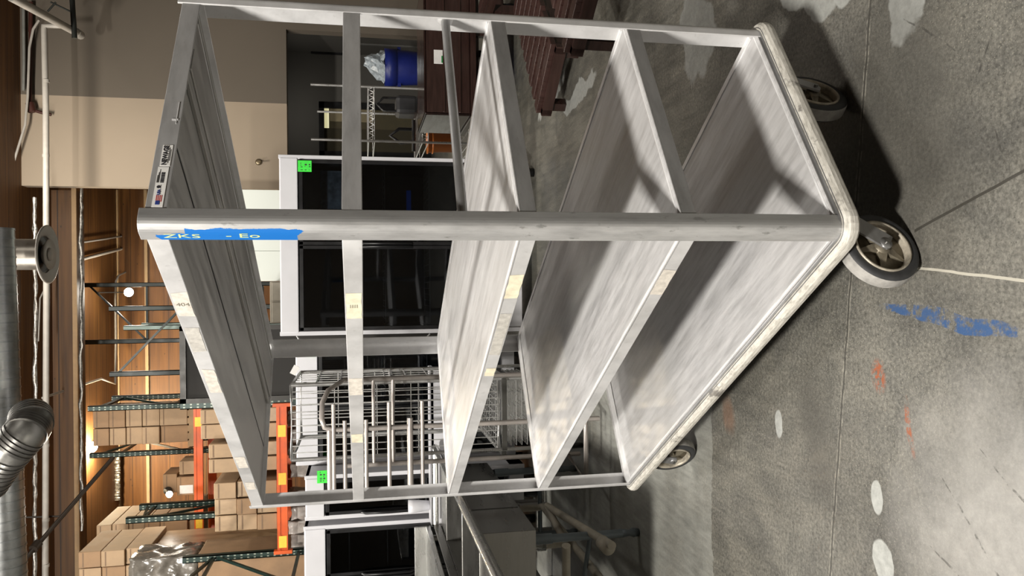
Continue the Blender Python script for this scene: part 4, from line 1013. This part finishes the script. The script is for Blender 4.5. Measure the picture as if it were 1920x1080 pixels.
for (x, y) in ((xl_,Ya),(xr_,Ya),(xl_,Yb),(xr_,Yb)): MB().lathe([(0,-.015),(.05,-.015),(.058,-.006),(.058,.006),(.05,.015),(0,.015)], (x,y,.06), (1,.3,0), 20).build('castor', BLACK, tr)
q = at(553, 700, Ya); MB().cbox((q.x+.02,Ya-.01,q.z), (.055,.006,.035), M=Matrix.Rotation(.5,3,'Y')).build('paper_tag', PAPER, tr)
# ---- ladder rack of grey tubes with round-cornered top
tk = thing('tube_rack', (-.8, 4.2, 0), 'grey tubular tray rack with horizontal rungs in front of the wire trolley', 'rack')
TY = 4.2
def H(px, y0, y1, Y_, r, mb): mb.tube([at(px,y0,Y_), at(px,y1,Y_)], r, 8)
xp = xat(803, TY, 700); xq = xat(930, TY, 700)
b = MB(); b.tube([(xp,TY,.06),(xp,TY,zat(625,TY)),(xp+.015,TY,zat(606,TY)),(xp+.06,TY,zat(601,TY)),(xp+.14,TY+.05,zat(601,TY)),(xp+.2,TY+.1,zat(612,TY)),(xp+.22,TY+.4,zat(640,TY)),(xp+.22,TY+.4,.06)], .014, 10); b.build('upright_hoop', TUBEP, tk)
b = MB(); b.tube([(xq,TY,.06),(xq,TY,zat(612,TY))], .014, 10); b.tube([(xq,TY,zat(615,TY)),(xp,TY,zat(615,TY))], .014, 10); b.build('upright_post', TUBEP, tk)
for v in (623, 644, 684, 727, 766, 789):
    MB().tube([(xq-.0,TY-.012,zat(v,TY)),(xp+.14 if v in (623,727,789) else xp+.05,TY-.012,zat(v,TY))], .011 if v != 766 else .016, 8).build('rung', TUBEP, tk)
for v in (700, 740):
    MB().tube([(xq+.08,TY+.4,zat(v,TY)),(xp+.22,TY+.4,zat(v,TY))], .01, 8).build('rung', TUBEP, tk)
MB().tube([(xp,TY,.14),(xp+.22,TY+.4,.14),(xq+.08,TY+.4,.14),(xq,TY,.14)], .014, 8, closed=True).build('base_frame', TUBEP, tk)
b = MB().tube([(xq+.08,TY+.4,.06),(xq+.08,TY+.4,zat(640,TY))], .014, 10); b.build('upright_post', TUBEP, tk)
b = MB()
for k in range(7): grid(b, (xl_+.02,Ya+.02,.26+k*.035), (xr_-xl_-.04,0,0), (0,Yb-Ya-.04,0), 5, 14, .0028)
b.build('stacked_grid', CHROME, tr)
b = MB()
for z in (.24,.52): b.bar((xl_,Ya-.02,z),(xr_,Ya-.02,z),.03,.03); b.bar((xr_+.02,Ya,z),(xr_+.02,Yb,z),.03,.03); b.bar((xl_-.02,Ya,z),(xl_-.02,Yb,z),.03,.03)
b.build('lower_rail', M_('dark steel rail', (.09,.088,.08), .4, .6), tr)

# ------------------------------------------------------------------ lights, world, camera
def area(name, loc, tgt, size, power, col=(1,1,1), sy=None):
    l = bpy.data.lights.new(name, 'AREA'); l.energy = power; l.size = size; l.color = col
    if sy: l.shape = 'RECTANGLE'; l.size_y = sy
    o = bpy.data.objects.new(name, l); COL.objects.link(o); o.location = loc
    o.rotation_euler = (Vector(tgt)-Vector(loc)).to_track_quat('-Z', 'Y').to_euler(); return o
KC = (1.0,.955,.88)
area('key_light', (-2.4,-2.3,6.1), (0,2,0), .8, 900, KC, .4)
area('aisle_light', (-2.4,5.4,6.2), (-1.8,4.6,0), .8, 160, KC, .4)
area('right_light', (3.6,4.6,6.2), (3.2,5,0), .8, 70, KC, .4)
area('far_left_light', (-6.5,6.0,6.1), (-4,11,2.5), .9, 300, KC, .5)
area('wall_light', (1.2,9.6,6.1), (1.9,12.4,2.6), .8, 130, (1,.93,.82), .4)
area('near_left_fill', (-2.6,1.2,6.1), (-1.2,1.4,0), .8, 130, KC, .4)  # added fill that brightens the left floor, no known fixture
area('alcove_fill', (3.4,14.2,3.05), (3.2,14.6,0), .6, 7, KC, .3)  # added fill that lifts the dark alcove walls, no known fixture
area('mid_light', (-1.2,8.2,6.15), (-1.4,11,1), .8, 120, KC, .4)
def pnt(name, loc, p, col=(1,.82,.55), r=.12):
    l = bpy.data.lights.new(name, 'POINT'); l.energy = p; l.color = col; l.shadow_soft_size = r
    o = bpy.data.objects.new(name, l); COL.objects.link(o); o.location = loc
pnt('hidden_lamp', L3+Vector((0,-.25,-.06)), 900)
pnt('bright_lamp', L1+Vector((0,-.3,-.2)), 70, (1,.93,.8))
pnt('small_lamp', L2+Vector((0,-.25,-.05)), 6, (1,.9,.75))
w = bpy.data.worlds.new('World'); SC.world = w; w.use_nodes = True
w.node_tree.nodes['Background'].inputs[0].default_value = (1,.97,.93,1); w.node_tree.nodes['Background'].inputs[1].default_value = .1

cam = bpy.data.cameras.new('Camera'); cam.sensor_width = 36; cam.lens = FPX*36/1920; cam.sensor_fit = 'HORIZONTAL'; cam.clip_start = .02; cam.clip_end = 200
co = bpy.data.objects.new('Camera', cam); COL.objects.link(co)
Fw = Vector((0,cos(PIT),-sin(PIT))); Up = Vector((0,sin(PIT),cos(PIT))); Rt = Vector((1,0,0))
c, s = cos(ROL), sin(ROL)
cx = -(Rt*s + Up*c); cy = Rt*c - Up*s; cz = -Fw
Mx = Matrix((cx, cy, cz)).transposed().to_4x4(); Mx.translation = Vector((0,0,CH)); co.matrix_world = Mx
SC.camera = co
SC.view_settings.view_transform = 'Standard'; SC.view_settings.look = 'None'; SC.view_settings.exposure = 0.0; SC.view_settings.gamma = 1.0
SC.cycles.use_denoising = True
SC.cycles.max_bounces = 8; SC.cycles.transparent_max_bounces = 12
